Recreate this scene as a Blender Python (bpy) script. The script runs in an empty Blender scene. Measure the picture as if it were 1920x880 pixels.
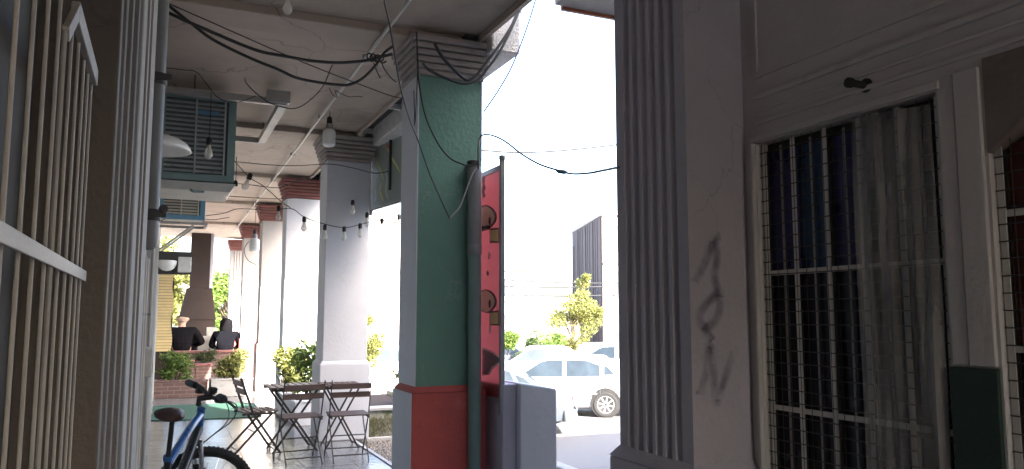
import bpy, math, random
from mathutils import Vector, Matrix, Quaternion
R = math.radians
random.seed(7)
scene = bpy.context.scene
COL = scene.collection

# ------------------------------------------------------------------ camera
F = 1450.0                                   # focal length in photo pixels (1920 wide)
PITCH = math.atan(152.0 / F)
YAW = math.atan(658.0 / F * math.cos(PITCH))
CAMZ = 1.5
fw = Vector((math.sin(YAW) * math.cos(PITCH), math.cos(YAW) * math.cos(PITCH), math.sin(PITCH)))
rt = Vector((math.cos(YAW), -math.sin(YAW), 0))
up = rt.cross(fw)
cam = bpy.data.cameras.new('camera')
cam.sensor_width = 36.0
cam.lens = 36.0 * F / 1920.0
cam.clip_start = 0.05
cam.clip_end = 3000
camo = bpy.data.objects.new('camera', cam)
COL.objects.link(camo)
camo.location = (0, 0, CAMZ)
camo.rotation_euler = fw.to_track_quat('-Z', 'Y').to_euler()
scene.camera = camo

# ------------------------------------------------------------------ sky and sun
LIGHT = Vector((-0.40, 1.0, -0.80)).normalized()
world = bpy.data.worlds.new('World')
scene.world = world
world.use_nodes = True
wn = world.node_tree
sky = wn.nodes.new('ShaderNodeTexSky')
sky.sky_type = 'NISHITA'
sky.sun_disc = False
sky.sun_elevation = math.asin(-LIGHT.z)
sky.sun_rotation = math.atan2(-LIGHT.x, -LIGHT.y)
sky.air_density = 1.0
sky.dust_density = 4.5
sky.ozone_density = 1.0
bg = wn.nodes['Background']
bg.inputs['Strength'].default_value = 0.15
wn.links.new(sky.outputs[0], bg.inputs[0])
sun = bpy.data.lights.new('sun', 'SUN')
sun.energy = 3.6
sun.angle = R(0.53)
sun.color = (1.0, 0.95, 0.87)
suno = bpy.data.objects.new('sun', sun)
COL.objects.link(suno)
suno.location = (12, -18, 22)
suno.rotation_euler = LIGHT.to_track_quat('-Z', 'Y').to_euler()
scene.view_settings.view_transform = 'Standard'
scene.view_settings.look = 'None'
scene.view_settings.exposure = 3.52
scene.view_settings.gamma = 1.0
scene.view_settings.use_curve_mapping = False
scene.render.engine = 'CYCLES'
scene.cycles.use_denoising = True
scene.cycles.max_bounces = 10
scene.cycles.diffuse_bounces = 6
scene.cycles.glossy_bounces = 4
scene.cycles.transparent_max_bounces = 12
scene.cycles.sample_clamp_indirect = 8.0
scene.cycles.caustics_reflective = False
scene.cycles.caustics_refractive = False

# ------------------------------------------------------------------ survey helpers (a pixel of the photo on a known plane of the place)
def ray(px, py):
    return fw * F + rt * (px - 960.0) + up * (440.0 - py)
def atY(px, py, Y):
    d = ray(px, py); t = Y / d.y
    return Vector((d.x * t, Y, CAMZ + d.z * t))
def atX(px, py, X):
    d = ray(px, py); t = X / d.x
    return Vector((X, d.y * t, CAMZ + d.z * t))
def atZ(px, py, Z):
    d = ray(px, py); t = (Z - CAMZ) / d.z
    return Vector((d.x * t, d.y * t, Z))
def at_depth(px, depth, Z):                  # point at a distance along the view axis, height Z
    d = ray(px, 440.0); d.z = 0
    t = depth / (d.dot(Vector((math.sin(YAW), math.cos(YAW), 0))))
    return Vector((d.x * t, d.y * t, Z))

# ------------------------------------------------------------------ materials
def _n(nt, typ, **kw):
    n = nt.nodes.new(typ)
    for k, v in kw.items():
        setattr(n, k, v)
    return n
def _mix(nt, blend='MIX'):
    m = nt.nodes.new('ShaderNodeMix'); m.data_type = 'RGBA'; m.blend_type = blend
    return m
def pm(name, col, rough=0.7, var=0.18, scale=3.0, bump=0.15, bscale=45.0, metal=0.0, dirt=None, rand=0.0,
       spec=0.5, trans=0.0, stretch=(1, 1, 1), coat=0.0, emit=None):
    """procedural material: base colour with large mottling, optional dirt = (colour, scale, threshold, softness), fine bump"""
    m = bpy.data.materials.new(name); m.use_nodes = True
    nt = m.node_tree; b = nt.nodes['Principled BSDF']
    tc = _n(nt, 'ShaderNodeTexCoord'); oi = _n(nt, 'ShaderNodeObjectInfo')
    mul = _n(nt, 'ShaderNodeVectorMath', operation='MULTIPLY_ADD')
    mul.inputs[1].default_value = stretch
    off = _n(nt, 'ShaderNodeVectorMath', operation='SCALE')
    cx = _n(nt, 'ShaderNodeCombineXYZ'); cx.inputs[0].default_value = 13.1; cx.inputs[1].default_value = 7.7; cx.inputs[2].default_value = 3.9
    nt.links.new(cx.outputs[0], off.inputs[0]); nt.links.new(oi.outputs['Random'], off.inputs['Scale'])
    nt.links.new(tc.outputs['Object'], mul.inputs[0]); nt.links.new(off.outputs[0], mul.inputs[2])
    vec = mul.outputs[0]
    n1 = _n(nt, 'ShaderNodeTexNoise'); n1.inputs['Scale'].default_value = scale; n1.inputs['Detail'].default_value = 7
    n1.inputs['Roughness'].default_value = 0.65
    nt.links.new(vec, n1.inputs['Vector'])
    mr = _n(nt, 'ShaderNodeMapRange'); mr.inputs[1].default_value = 0.3; mr.inputs[2].default_value = 0.7
    mr.inputs[3].default_value = 1 - var; mr.inputs[4].default_value = 1 + var
    nt.links.new(n1.outputs['Fac'], mr.inputs[0])
    base = _mix(nt, 'MULTIPLY'); base.inputs[0].default_value = 1.0
    base.inputs['A'].default_value = (*col, 1)
    nt.links.new(mr.outputs[0], base.inputs['B'])
    out = base.outputs['Result']
    if rand:
        r2 = _n(nt, 'ShaderNodeMapRange'); r2.inputs[3].default_value = 1 - rand; r2.inputs[4].default_value = 1 + rand
        nt.links.new(oi.outputs['Random'], r2.inputs[0])
        q = _mix(nt, 'MULTIPLY'); q.inputs[0].default_value = 1.0
        nt.links.new(out, q.inputs['A']); nt.links.new(r2.outputs[0], q.inputs['B']); out = q.outputs['Result']
    if dirt:
        for (dc, ds, th, soft) in (dirt if isinstance(dirt, list) else [dirt]):
            n2 = _n(nt, 'ShaderNodeTexNoise'); n2.inputs['Scale'].default_value = ds; n2.inputs['Detail'].default_value = 8
            n2.inputs['Roughness'].default_value = 0.7; n2.inputs['Distortion'].default_value = 0.4
            nt.links.new(vec, n2.inputs['Vector'])
            mr2 = _n(nt, 'ShaderNodeMapRange'); mr2.inputs[1].default_value = th; mr2.inputs[2].default_value = th + soft
            nt.links.new(n2.outputs['Fac'], mr2.inputs[0])
            q = _mix(nt); nt.links.new(mr2.outputs[0], q.inputs[0]); nt.links.new(out, q.inputs['A'])
            q.inputs['B'].default_value = (*dc, 1); out = q.outputs['Result']
    nt.links.new(out, b.inputs['Base Color'])
    b.inputs['Roughness'].default_value = rough
    rr = _n(nt, 'ShaderNodeMapRange'); rr.inputs[1].default_value = 0.3; rr.inputs[2].default_value = 0.7
    rr.inputs[3].default_value = max(0.02, rough * 0.8); rr.inputs[4].default_value = min(1, rough * 1.2)
    nt.links.new(n1.outputs['Fac'], rr.inputs[0]); nt.links.new(rr.outputs[0], b.inputs['Roughness'])
    b.inputs['Metallic'].default_value = metal
    b.inputs['Specular IOR Level'].default_value = spec
    b.inputs['Transmission Weight'].default_value = trans
    b.inputs['Coat Weight'].default_value = coat
    if emit:
        b.inputs['Emission Color'].default_value = (*emit[0], 1); b.inputs['Emission Strength'].default_value = emit[1]
    if bump:
        n3 = _n(nt, 'ShaderNodeTexNoise'); n3.inputs['Scale'].default_value = bscale; n3.inputs['Detail'].default_value = 5
        nt.links.new(vec, n3.inputs['Vector'])
        bp = _n(nt, 'ShaderNodeBump'); bp.inputs['Strength'].default_value = bump; bp.inputs['Distance'].default_value = 0.02
        nt.links.new(n3.outputs['Fac'], bp.inputs['Height']); nt.links.new(bp.outputs[0], b.inputs['Normal'])
    return m

def leafmat(name, c1, c2):
    m = bpy.data.materials.new(name); m.use_nodes = True
    nt = m.node_tree; b = nt.nodes['Principled BSDF']
    geo = _n(nt, 'ShaderNodeNewGeometry')
    cr = _mix(nt); cr.inputs['A'].default_value = (*c1, 1); cr.inputs['B'].default_value = (*c2, 1)
    nt.links.new(geo.outputs['Random Per Island'], cr.inputs[0])
    nt.links.new(cr.outputs['Result'], b.inputs['Base Color'])
    b.inputs['Roughness'].default_value = 0.5
    tr = _n(nt, 'ShaderNodeBsdfTranslucent'); nt.links.new(cr.outputs['Result'], tr.inputs[0])
    ms = _n(nt, 'ShaderNodeMixShader'); ms.inputs[0].default_value = 0.35
    nt.links.new(b.outputs[0], ms.inputs[1]); nt.links.new(tr.outputs[0], ms.inputs[2])
    nt.links.new(ms.outputs[0], nt.nodes['Material Output'].inputs['Surface'])
    return m

def ceiling_mat():
    m = pm('ceiling_plaster', (0.42, 0.345, 0.285), 0.9, 0.16, 0.9, 0.25, 30,
           dirt=[((0.20, 0.165, 0.13), 0.55, 0.56, 0.22), ((0.32, 0.17, 0.11), 1.3, 0.70, 0.12), ((0.55, 0.51, 0.46), 1.7, 0.68, 0.05)])
    nt = m.node_tree; b = nt.nodes['Principled BSDF']
    tc = _n(nt, 'ShaderNodeTexCoord')
    no = _n(nt, 'ShaderNodeTexNoise'); no.inputs['Scale'].default_value = 2.5
    nt.links.new(tc.outputs['Object'], no.inputs['Vector'])
    ad = _mix(nt, 'ADD'); ad.inputs[0].default_value = 0.35
    nt.links.new(tc.outputs['Object'], ad.inputs['A']); nt.links.new(no.outputs['Color'], ad.inputs['B'])
    vo = _n(nt, 'ShaderNodeTexVoronoi', feature='DISTANCE_TO_EDGE'); vo.inputs['Scale'].default_value = 0.75
    nt.links.new(ad.outputs['Result'], vo.inputs['Vector'])
    mr = _n(nt, 'ShaderNodeMapRange'); mr.inputs[1].default_value = 0.0; mr.inputs[2].default_value = 0.006
    mr.inputs[3].default_value = 0.55; mr.inputs[4].default_value = 0.0
    nt.links.new(vo.outputs['Distance'], mr.inputs[0])
    old = b.inputs['Base Color'].links[0].from_socket
    q = _mix(nt); nt.links.new(mr.outputs[0], q.inputs[0]); nt.links.new(old, q.inputs['A'])
    q.inputs['B'].default_value = (0.12, 0.09, 0.07, 1)
    nt.links.new(q.outputs['Result'], b.inputs['Base Color'])
    return m

def brick_mat(name, c1, c2, mortar, scale=1.0):
    m = bpy.data.materials.new(name); m.use_nodes = True
    nt = m.node_tree; b = nt.nodes['Principled BSDF']
    tc = _n(nt, 'ShaderNodeTexCoord')
    mp = _n(nt, 'ShaderNodeMapping'); mp.inputs['Rotation'].default_value = (R(90), 0, 0)
    nt.links.new(tc.outputs['Object'], mp.inputs['Vector'])
    br = _n(nt, 'ShaderNodeTexBrick'); br.inputs['Scale'].default_value = scale
    br.inputs['Color1'].default_value = (*c1, 1); br.inputs['Color2'].default_value = (*c2, 1); br.inputs['Mortar'].default_value = (*mortar, 1)
    br.inputs['Brick Width'].default_value = 0.21; br.inputs['Row Height'].default_value = 0.07; br.inputs['Mortar Size'].default_value = 0.008
    nt.links.new(mp.outputs[0], br.inputs['Vector'])
    nt.links.new(br.outputs['Color'], b.inputs['Base Color'])
    b.inputs['Roughness'].default_value = 0.85
    bp = _n(nt, 'ShaderNodeBump'); bp.inputs['Strength'].default_value = 0.5; bp.inputs['Distance'].default_value = 0.01; bp.invert = True
    nt.links.new(br.outputs['Fac'], bp.inputs['Height']); nt.links.new(bp.outputs[0], b.inputs['Normal'])
    return m

def alpha_mat(name, col, alpha, rough=0.4, streak=True, var=0.5):
    """thin dusty plastic sheet / sprayed paint: part see-through, with streaks of dust"""
    m = pm(name, col, rough, 0.25, 4, 0.1, 20)
    nt = m.node_tree; b = nt.nodes['Principled BSDF']
    tc = _n(nt, 'ShaderNodeTexCoord'); mp = _n(nt, 'ShaderNodeMapping')
    mp.inputs['Scale'].default_value = (14, 14, 1.2) if streak else (30, 30, 30)
    nt.links.new(tc.outputs['Object'], mp.inputs['Vector'])
    no = _n(nt, 'ShaderNodeTexNoise'); no.inputs['Scale'].default_value = 1.0; no.inputs['Detail'].default_value = 5
    nt.links.new(mp.outputs[0], no.inputs['Vector'])
    mr = _n(nt, 'ShaderNodeMapRange'); mr.inputs[1].default_value = 0.35; mr.inputs[2].default_value = 0.7
    mr.inputs[3].default_value = alpha * (1 - var); mr.inputs[4].default_value = min(1, alpha * (1 + var))
    nt.links.new(no.outputs['Fac'], mr.inputs[0]); nt.links.new(mr.outputs[0], b.inputs['Alpha'])
    return m

def glassmat(name, col=(0.9, 0.92, 0.9), rough=0.05, alpha=0.35):
    m = bpy.data.materials.new(name); m.use_nodes = True
    nt = m.node_tree; b = nt.nodes['Principled BSDF']
    no = _n(nt, 'ShaderNodeTexNoise'); no.inputs['Scale'].default_value = 8
    mr = _n(nt, 'ShaderNodeMapRange'); mr.inputs[3].default_value = alpha * 0.8; mr.inputs[4].default_value = min(1, alpha * 1.2)
    nt.links.new(no.outputs['Fac'], mr.inputs[0]); nt.links.new(mr.outputs[0], b.inputs['Alpha'])
    b.inputs['Base Color'].default_value = (*col, 1); b.inputs['Roughness'].default_value = rough
    return m

def cracks(m, scale, width, amt, col):
    nt = m.node_tree; b = nt.nodes['Principled BSDF']
    tc = _n(nt, 'ShaderNodeTexCoord'); no = _n(nt, 'ShaderNodeTexNoise'); no.inputs['Scale'].default_value = scale * 3
    no.inputs['Detail'].default_value = 6
    nt.links.new(tc.outputs['Object'], no.inputs['Vector'])
    ad = _mix(nt, 'ADD'); ad.inputs[0].default_value = 0.45 / scale
    nt.links.new(tc.outputs['Object'], ad.inputs['A']); nt.links.new(no.outputs['Color'], ad.inputs['B'])
    vo = _n(nt, 'ShaderNodeTexVoronoi', feature='DISTANCE_TO_EDGE'); vo.inputs['Scale'].default_value = scale
    nt.links.new(ad.outputs['Result'], vo.inputs['Vector'])
    mr = _n(nt, 'ShaderNodeMapRange'); mr.inputs[1].default_value = 0.0; mr.inputs[2].default_value = width
    mr.inputs[3].default_value = amt; mr.inputs[4].default_value = 0.0
    nt.links.new(vo.outputs['Distance'], mr.inputs[0])
    n2 = _n(nt, 'ShaderNodeTexNoise'); n2.inputs['Scale'].default_value = scale * 1.1
    nt.links.new(tc.outputs['Object'], n2.inputs['Vector'])
    m2 = _n(nt, 'ShaderNodeMapRange'); m2.inputs[1].default_value = 0.5; m2.inputs[2].default_value = 0.62
    nt.links.new(n2.outputs['Fac'], m2.inputs[0])
    mu = _n(nt, 'ShaderNodeMath', operation='MULTIPLY'); nt.links.new(mr.outputs[0], mu.inputs[0]); nt.links.new(m2.outputs[0], mu.inputs[1])
    old = b.inputs['Base Color'].links[0].from_socket
    q = _mix(nt); nt.links.new(mu.outputs[0], q.inputs[0]); nt.links.new(old, q.inputs['A']); q.inputs['B'].default_value = (*col, 1)
    nt.links.new(q.outputs['Result'], b.inputs['Base Color'])
M = {}
M['ceiling'] = ceiling_mat()
M['white'] = pm('white_paint_worn', (0.60, 0.605, 0.64), 0.75, 0.06, 2.2, 0.12, 25, dirt=[((0.46, 0.44, 0.43), 1.8, 0.66, 0.2), ((0.36, 0.33, 0.31), 6, 0.77, 0.04)])
M['beige_shaded'] = pm('beige_white_shaded', (0.40, 0.375, 0.36), 0.8, 0.08, 2.2, 0.12, 25, dirt=[((0.30, 0.28, 0.27), 1.8, 0.64, 0.2)])  # beige white, darkened so the colour carries the shade on the far columns
M['whitegrey'] = pm('grey_white_paint', (0.45, 0.43, 0.49), 0.8, 0.10, 2.0, 0.25, 35, dirt=[((0.30, 0.28, 0.28), 1.8, 0.60, 0.2), ((0.2, 0.18, 0.18), 8, 0.74, 0.04)])
M['wallgrey'] = pm('infill_wall_paint', (0.52, 0.50, 0.50), 0.85, 0.12, 1.6, 0.2, 40, dirt=[((0.25, 0.24, 0.22), 1.5, 0.58, 0.2)])
M['green'] = pm('green_paint', (0.125, 0.25, 0.195), 0.65, 0.14, 1.5, 0.25, 30, dirt=[((0.06, 0.12, 0.10), 1.2, 0.62, 0.2), ((0.38, 0.44, 0.40), 3.2, 0.66, 0.05), ((0.45, 0.44, 0.41), 7, 0.72, 0.03)])
M['red'] = pm('red_paint', (0.42, 0.075, 0.065), 0.65, 0.18, 2.0, 0.25, 30, dirt=[((0.40, 0.16, 0.14), 3.5, 0.60, 0.2), ((0.20, 0.05, 0.05), 2, 0.6, 0.2), ((0.42, 0.30, 0.27), 6, 0.70, 0.04)])
M['capital'] = pm('capital_stained', (0.36, 0.31, 0.29), 0.85, 0.2, 3, 0.3, 30, dirt=[((0.16, 0.12, 0.11), 2.5, 0.55, 0.2)])
M['capital_red'] = pm('capital_red_paint', (0.24, 0.10, 0.09), 0.8, 0.2, 3, 0.3, 30, dirt=[((0.16, 0.07, 0.06), 3, 0.6, 0.2)])
M['pillar'] = pm('brown_grey_paint', (0.165, 0.145, 0.13), 0.75, 0.15, 2, 0.25, 40, dirt=[((0.16, 0.14, 0.13), 2, 0.6, 0.2)])
M['leftwall'] = pm('shop_wall_paint', (0.36, 0.345, 0.33), 0.8, 0.12, 2, 0.2, 40, dirt=((0.28, 0.26, 0.24), 2, 0.6, 0.2))
M['tile'] = pm('glazed_floor_tile', (0.20, 0.195, 0.19), 0.15, 0.12, 2.5, 0.22, 20, rand=0.08, stretch=(0.45, 1.7, 1), dirt=((0.30, 0.28, 0.27), 3.0, 0.66, 0.15))
M['grout'] = pm('grout', (0.16, 0.15, 0.14), 0.9, 0.2, 6, 0.2, 60)
M['asphalt'] = pm('street_paving', (0.115, 0.11, 0.11), 0.85, 0.16, 1.2, 0.35, 60, stretch=(0.35, 1.0, 1), dirt=[((0.08, 0.077, 0.077), 0.8, 0.58, 0.12), ((0.055, 0.053, 0.053), 2.5, 0.68, 0.06)])
M['concrete'] = pm('concrete', (0.42, 0.40, 0.38), 0.85, 0.15, 2, 0.3, 40, dirt=((0.25, 0.24, 0.22), 2, 0.6, 0.2))
M['moss'] = pm('mossy_concrete', (0.33, 0.33, 0.29), 0.9, 0.2, 5, 0.4, 30, dirt=[((0.10, 0.13, 0.05), 6, 0.5, 0.12), ((0.14, 0.13, 0.10), 2.5, 0.58, 0.1)])
M['gravel'] = pm('gravel_stone', (0.30, 0.25, 0.20), 0.9, 0.35, 9, 0.5, 50, rand=0.3, dirt=((0.10, 0.08, 0.06), 7, 0.55, 0.1))
M['steel_white'] = pm('white_painted_steel', (0.62, 0.61, 0.58), 0.5, 0.12, 6, 0.08, 60, dirt=((0.28, 0.22, 0.17), 9, 0.68, 0.08))
M['steel_grey'] = pm('grey_steel', (0.30, 0.29, 0.28), 0.5, 0.15, 6, 0.1, 60, metal=0.2, dirt=((0.18, 0.11, 0.07), 8, 0.66, 0.08))
M['steel_cream'] = pm('cream_painted_steel', (0.50, 0.48, 0.45), 0.55, 0.15, 6, 0.15, 60, dirt=((0.22, 0.15, 0.10), 7, 0.66, 0.06))
M['green_dark'] = pm('dark_green_paint', (0.014, 0.036, 0.027), 0.6, 0.2, 2, 0.2, 30)
M['brown_panel'] = pm('brown_red_paint', (0.20, 0.165, 0.155), 0.8, 0.2, 2, 0.2, 30, dirt=((0.09, 0.05, 0.04), 2, 0.55, 0.2))
M['steel_dark'] = pm('dark_steel', (0.045, 0.042, 0.042), 0.5, 0.2, 8, 0.1, 60)
M['black'] = pm('black_rubber', (0.018, 0.017, 0.017), 0.6, 0.2, 10, 0.1, 60)
M['cable'] = pm('black_cable', (0.022, 0.021, 0.022), 0.55, 0.2, 10, 0.0)
M['cable_blue'] = pm('blue_cable', (0.03, 0.06, 0.16), 0.5, 0.2, 10, 0.0)
M['cable_grey'] = pm('grey_cable', (0.35, 0.34, 0.33), 0.6, 0.2, 10, 0.0)
M['pipe_grey'] = pm('grey_pvc', (0.22, 0.225, 0.225), 0.45, 0.12, 4, 0.05, 40, dirt=((0.2, 0.19, 0.18), 4, 0.62, 0.2))
M['pipe_green'] = pm('green_painted_pipe', (0.165, 0.235, 0.215), 0.5, 0.12, 4, 0.08, 40, dirt=((0.25, 0.28, 0.27), 6, 0.64, 0.15))
M['pipe_white'] = pm('white_pvc', (0.48, 0.46, 0.42), 0.45, 0.12, 4, 0.05, 40)
M['darkpane'] = pm('dark_window_glass', (0.022, 0.020, 0.030), 0.25, 0.4, 4, 0.05, 10, spec=0.3)
M['brownpane'] = pm('dusty_brown_glass', (0.10, 0.088, 0.076), 0.6, 0.25, 3, 0.05, 10, spec=0.12)
M['bluepane'] = pm('blue_backed_glass', (0.05, 0.045, 0.135), 0.3, 0.5, 5, 0.05, 10, spec=0.3)
M['tealpane'] = pm('teal_backed_glass', (0.03, 0.065, 0.13), 0.3, 0.5, 5, 0.05, 10, spec=0.3)
M['redpane'] = pm('red_backed_glass', (0.11, 0.03, 0.022), 0.35, 0.5, 5, 0.05, 10, spec=0.3)
M['plastic'] = alpha_mat('dusty_plastic_sheet', (0.36, 0.35, 0.35), 0.42, 0.4, True, 0.7)
M['spray'] = alpha_mat('sprayed_paint', (0.09, 0.07, 0.14), 0.55, 0.8, False, 0.6)
M['teal'] = pm('teal_sheet_metal', (0.17, 0.25, 0.25), 0.5, 0.15, 4, 0.08, 40, dirt=((0.20, 0.18, 0.14), 4, 0.62, 0.12))
M['cooler_grey'] = pm('cooler_grey_metal', (0.36, 0.40, 0.41), 0.55, 0.2, 5, 0.1, 40, dirt=((0.14, 0.13, 0.12), 5, 0.58, 0.15))
M['cooler_pale'] = pm('cooler_pale_metal', (0.48, 0.47, 0.42), 0.55, 0.15, 5, 0.1, 40, dirt=((0.24, 0.2, 0.15), 5, 0.6, 0.12))
M['blue_metal'] = pm('blue_sheet_metal', (0.09, 0.22, 0.34), 0.45, 0.12, 4, 0.08, 40)
M['pad'] = pm('cooler_pad', (0.11, 0.12, 0.12), 0.9, 0.3, 12, 0.5, 60)
M['bulbglass'] = glassmat('bulb_glass', (0.80, 0.78, 0.70), 0.08, 0.55)
M['ledwhite'] = pm('opal_white', (0.80, 0.79, 0.76), 0.35, 0.05, 5, 0.0)
M['brass'] = pm('lamp_cap', (0.40, 0.36, 0.28), 0.4, 0.1, 9, 0.0, metal=0.8)
M['wood'] = pm('brown_wood', (0.095, 0.060, 0.050), 0.55, 0.3, 3, 0.15, 40, stretch=(1, 1, 8), rand=0.15)
M['iron'] = pm('black_iron', (0.028, 0.024, 0.022), 0.5, 0.2, 8, 0.1, 60)
M['signface'] = pm('sign_face', (0.27, 0.30, 0.275), 0.35, 0.12, 2, 0.05, 20)
M['sign_yellow'] = pm('sign_yellow', (0.62, 0.62, 0.16), 0.5, 0.15, 6, 0.0)
M['sign_red'] = pm('sign_red', (0.55, 0.10, 0.08), 0.5, 0.15, 6, 0.0)
M['sign_pale'] = pm('sign_pale', (0.45, 0.52, 0.42), 0.5, 0.15, 6, 0.0)
M['bannerred'] = pm('banner_red', (0.60, 0.12, 0.12), 0.4, 0.10, 3, 0.05, 20)
def vinyl(m, col, k=0.45):
    nt = m.node_tree; b = nt.nodes['Principled BSDF']; tr = _n(nt, 'ShaderNodeBsdfTranslucent')
    tr.inputs[0].default_value = (*col, 1); ms = _n(nt, 'ShaderNodeMixShader'); ms.inputs[0].default_value = k
    nt.links.new(b.outputs[0], ms.inputs[1]); nt.links.new(tr.outputs[0], ms.inputs[2])
    nt.links.new(ms.outputs[0], nt.nodes['Material Output'].inputs['Surface'])
vinyl(M['bannerred'], (0.75, 0.34, 0.34), 0.55)
vinyl(M['signface'], (0.30, 0.34, 0.32), 0.15)
M['cream'] = pm('print_cream', (0.92, 0.85, 0.60), 0.5, 0.08, 5, 0.0)
M['printyellow'] = pm('print_yellow', (0.90, 0.82, 0.34), 0.5, 0.08, 5, 0.0)
M['printbrown'] = pm('print_brown', (0.10, 0.05, 0.03), 0.5, 0.1, 5, 0.0)
M['printwhite'] = pm('print_white', (0.80, 0.78, 0.74), 0.5, 0.05, 5, 0.0)
M['printgrey'] = pm('print_grey', (0.24, 0.20, 0.20), 0.5, 0.1, 5, 0.0)
M['turf'] = pm('green_turf_mat', (0.03, 0.095, 0.06), 0.95, 0.2, 20, 0.6, 180)
M['brick'] = brick_mat('planter_brick', (0.17, 0.095, 0.08), (0.125, 0.07, 0.06), (0.20, 0.155, 0.14))
M['hood'] = pm('brown_stucco', (0.045, 0.034, 0.030), 0.9, 0.15, 2, 0.3, 40, spec=0.1)
M['shutter'] = pm('cream_shutter', (0.66, 0.52, 0.26), 0.55, 0.1, 5, 0.05, 40, rand=0.08)
M['leaf'] = leafmat('leaf_green', (0.06, 0.12, 0.025), (0.19, 0.26, 0.055))
M['leaf_yellow'] = leafmat('leaf_yellow_green', (0.12, 0.14, 0.035), (0.26, 0.26, 0.075))
M['leaf_dark'] = leafmat('leaf_dark', (0.03, 0.055, 0.018), (0.08, 0.11, 0.03))
M['leaf_dry'] = leafmat('leaf_dry', (0.16, 0.15, 0.07), (0.26, 0.23, 0.11))
M['bark'] = pm('bark', (0.13, 0.095, 0.07), 0.9, 0.3, 6, 0.6, 30)
M['carwhite'] = pm('white_car_paint', (0.50, 0.50, 0.51), 0.28, 0.03, 2, 0.0, coat=0.6)
M['carsilver'] = pm('silver_car_paint', (0.12, 0.135, 0.16), 0.3, 0.04, 2, 0.0, metal=0.3, coat=0.6)
M['carblue'] = pm('pale_blue_car_paint', (0.40, 0.50, 0.60), 0.3, 0.04, 2, 0.0, coat=0.6)
M['carglass'] = pm('car_glass', (0.025, 0.035, 0.045), 0.12, 0.3, 2, 0.0, spec=0.25)
M['tyre'] = pm('tyre_rubber', (0.022, 0.021, 0.021), 0.8, 0.2, 10, 0.2, 60)
M['rim'] = pm('alloy', (0.50, 0.50, 0.50), 0.35, 0.08, 6, 0.0, metal=0.6)
M['plasticgrey'] = pm('grey_plastic', (0.14, 0.15, 0.16), 0.6, 0.1, 8, 0.05, 80)
M['lampred'] = pm('red_lens', (0.35, 0.02, 0.02), 0.2, 0.1, 8, 0.0)
M['lampclear'] = pm('clear_lens', (0.55, 0.56, 0.58), 0.15, 0.1, 8, 0.0)
M['bikeblue'] = pm('blue_bike_paint', (0.02, 0.11, 0.33), 0.3, 0.06, 5, 0.0, coat=0.5)
M['bikeblack'] = pm('black_bike_paint', (0.02, 0.021, 0.024), 0.3, 0.1, 5, 0.0, coat=0.4)
M['chrome'] = pm('bright_steel', (0.55, 0.55, 0.56), 0.25, 0.1, 8, 0.0, metal=1.0)
M['saddle'] = pm('saddle_vinyl', (0.045, 0.020, 0.018), 0.5, 0.15, 8, 0.1, 60)
M['skin'] = pm('skin', (0.45, 0.27, 0.19), 0.6, 0.08, 12, 0.03, 80)
M['cloth_black'] = pm('black_cloth', (0.007, 0.0065, 0.008), 0.95, 0.2, 9, 0.3, 90, spec=0.05)
M['cloth_navy'] = pm('navy_cloth', (0.004, 0.004, 0.006), 0.95, 0.2, 9, 0.3, 90, spec=0.05)
M['hair_grey'] = pm('grey_hair', (0.34, 0.25, 0.19), 0.8, 0.2, 30, 0.3, 120)
M['bldg_white'] = pm('pale_render', (0.33, 0.305, 0.29), 0.85, 0.08, 0.5, 0.1, 8)
M['bldg_cream'] = pm('cream_render', (0.30, 0.26, 0.225), 0.85, 0.08, 0.5, 0.1, 8)
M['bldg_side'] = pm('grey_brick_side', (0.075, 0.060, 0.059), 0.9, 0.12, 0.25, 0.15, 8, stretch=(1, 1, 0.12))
M['bldg_brick'] = pm('brick_house', (0.45, 0.30, 0.24), 0.9, 0.1, 1, 0.1, 8)
M['winglass'] = pm('far_window_glass', (0.10, 0.12, 0.14), 0.15, 0.2, 1, 0.0, spec=0.6)
M['roofwood'] = pm('eave_board_paint', (0.34, 0.12, 0.06), 0.6, 0.2, 4, 0.1, 40)
M['soffit_green'] = pm('green_trim', (0.10, 0.20, 0.12), 0.6, 0.2, 4, 0.1, 40)
M['ground'] = pm('bare_ground', (0.25, 0.24, 0.23), 0.95, 0.15, 0.6, 0.3, 20)
M['fascia'] = pm('textured_white_fascia', (0.60, 0.58, 0.56), 0.9, 0.2, 14, 0.7, 60, dirt=((0.38, 0.36, 0.34), 20, 0.58, 0.1))
M['cardboard'] = pm('pale_cabinet', (0.50, 0.48, 0.45), 0.7, 0.1, 3, 0.05, 40)

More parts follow.
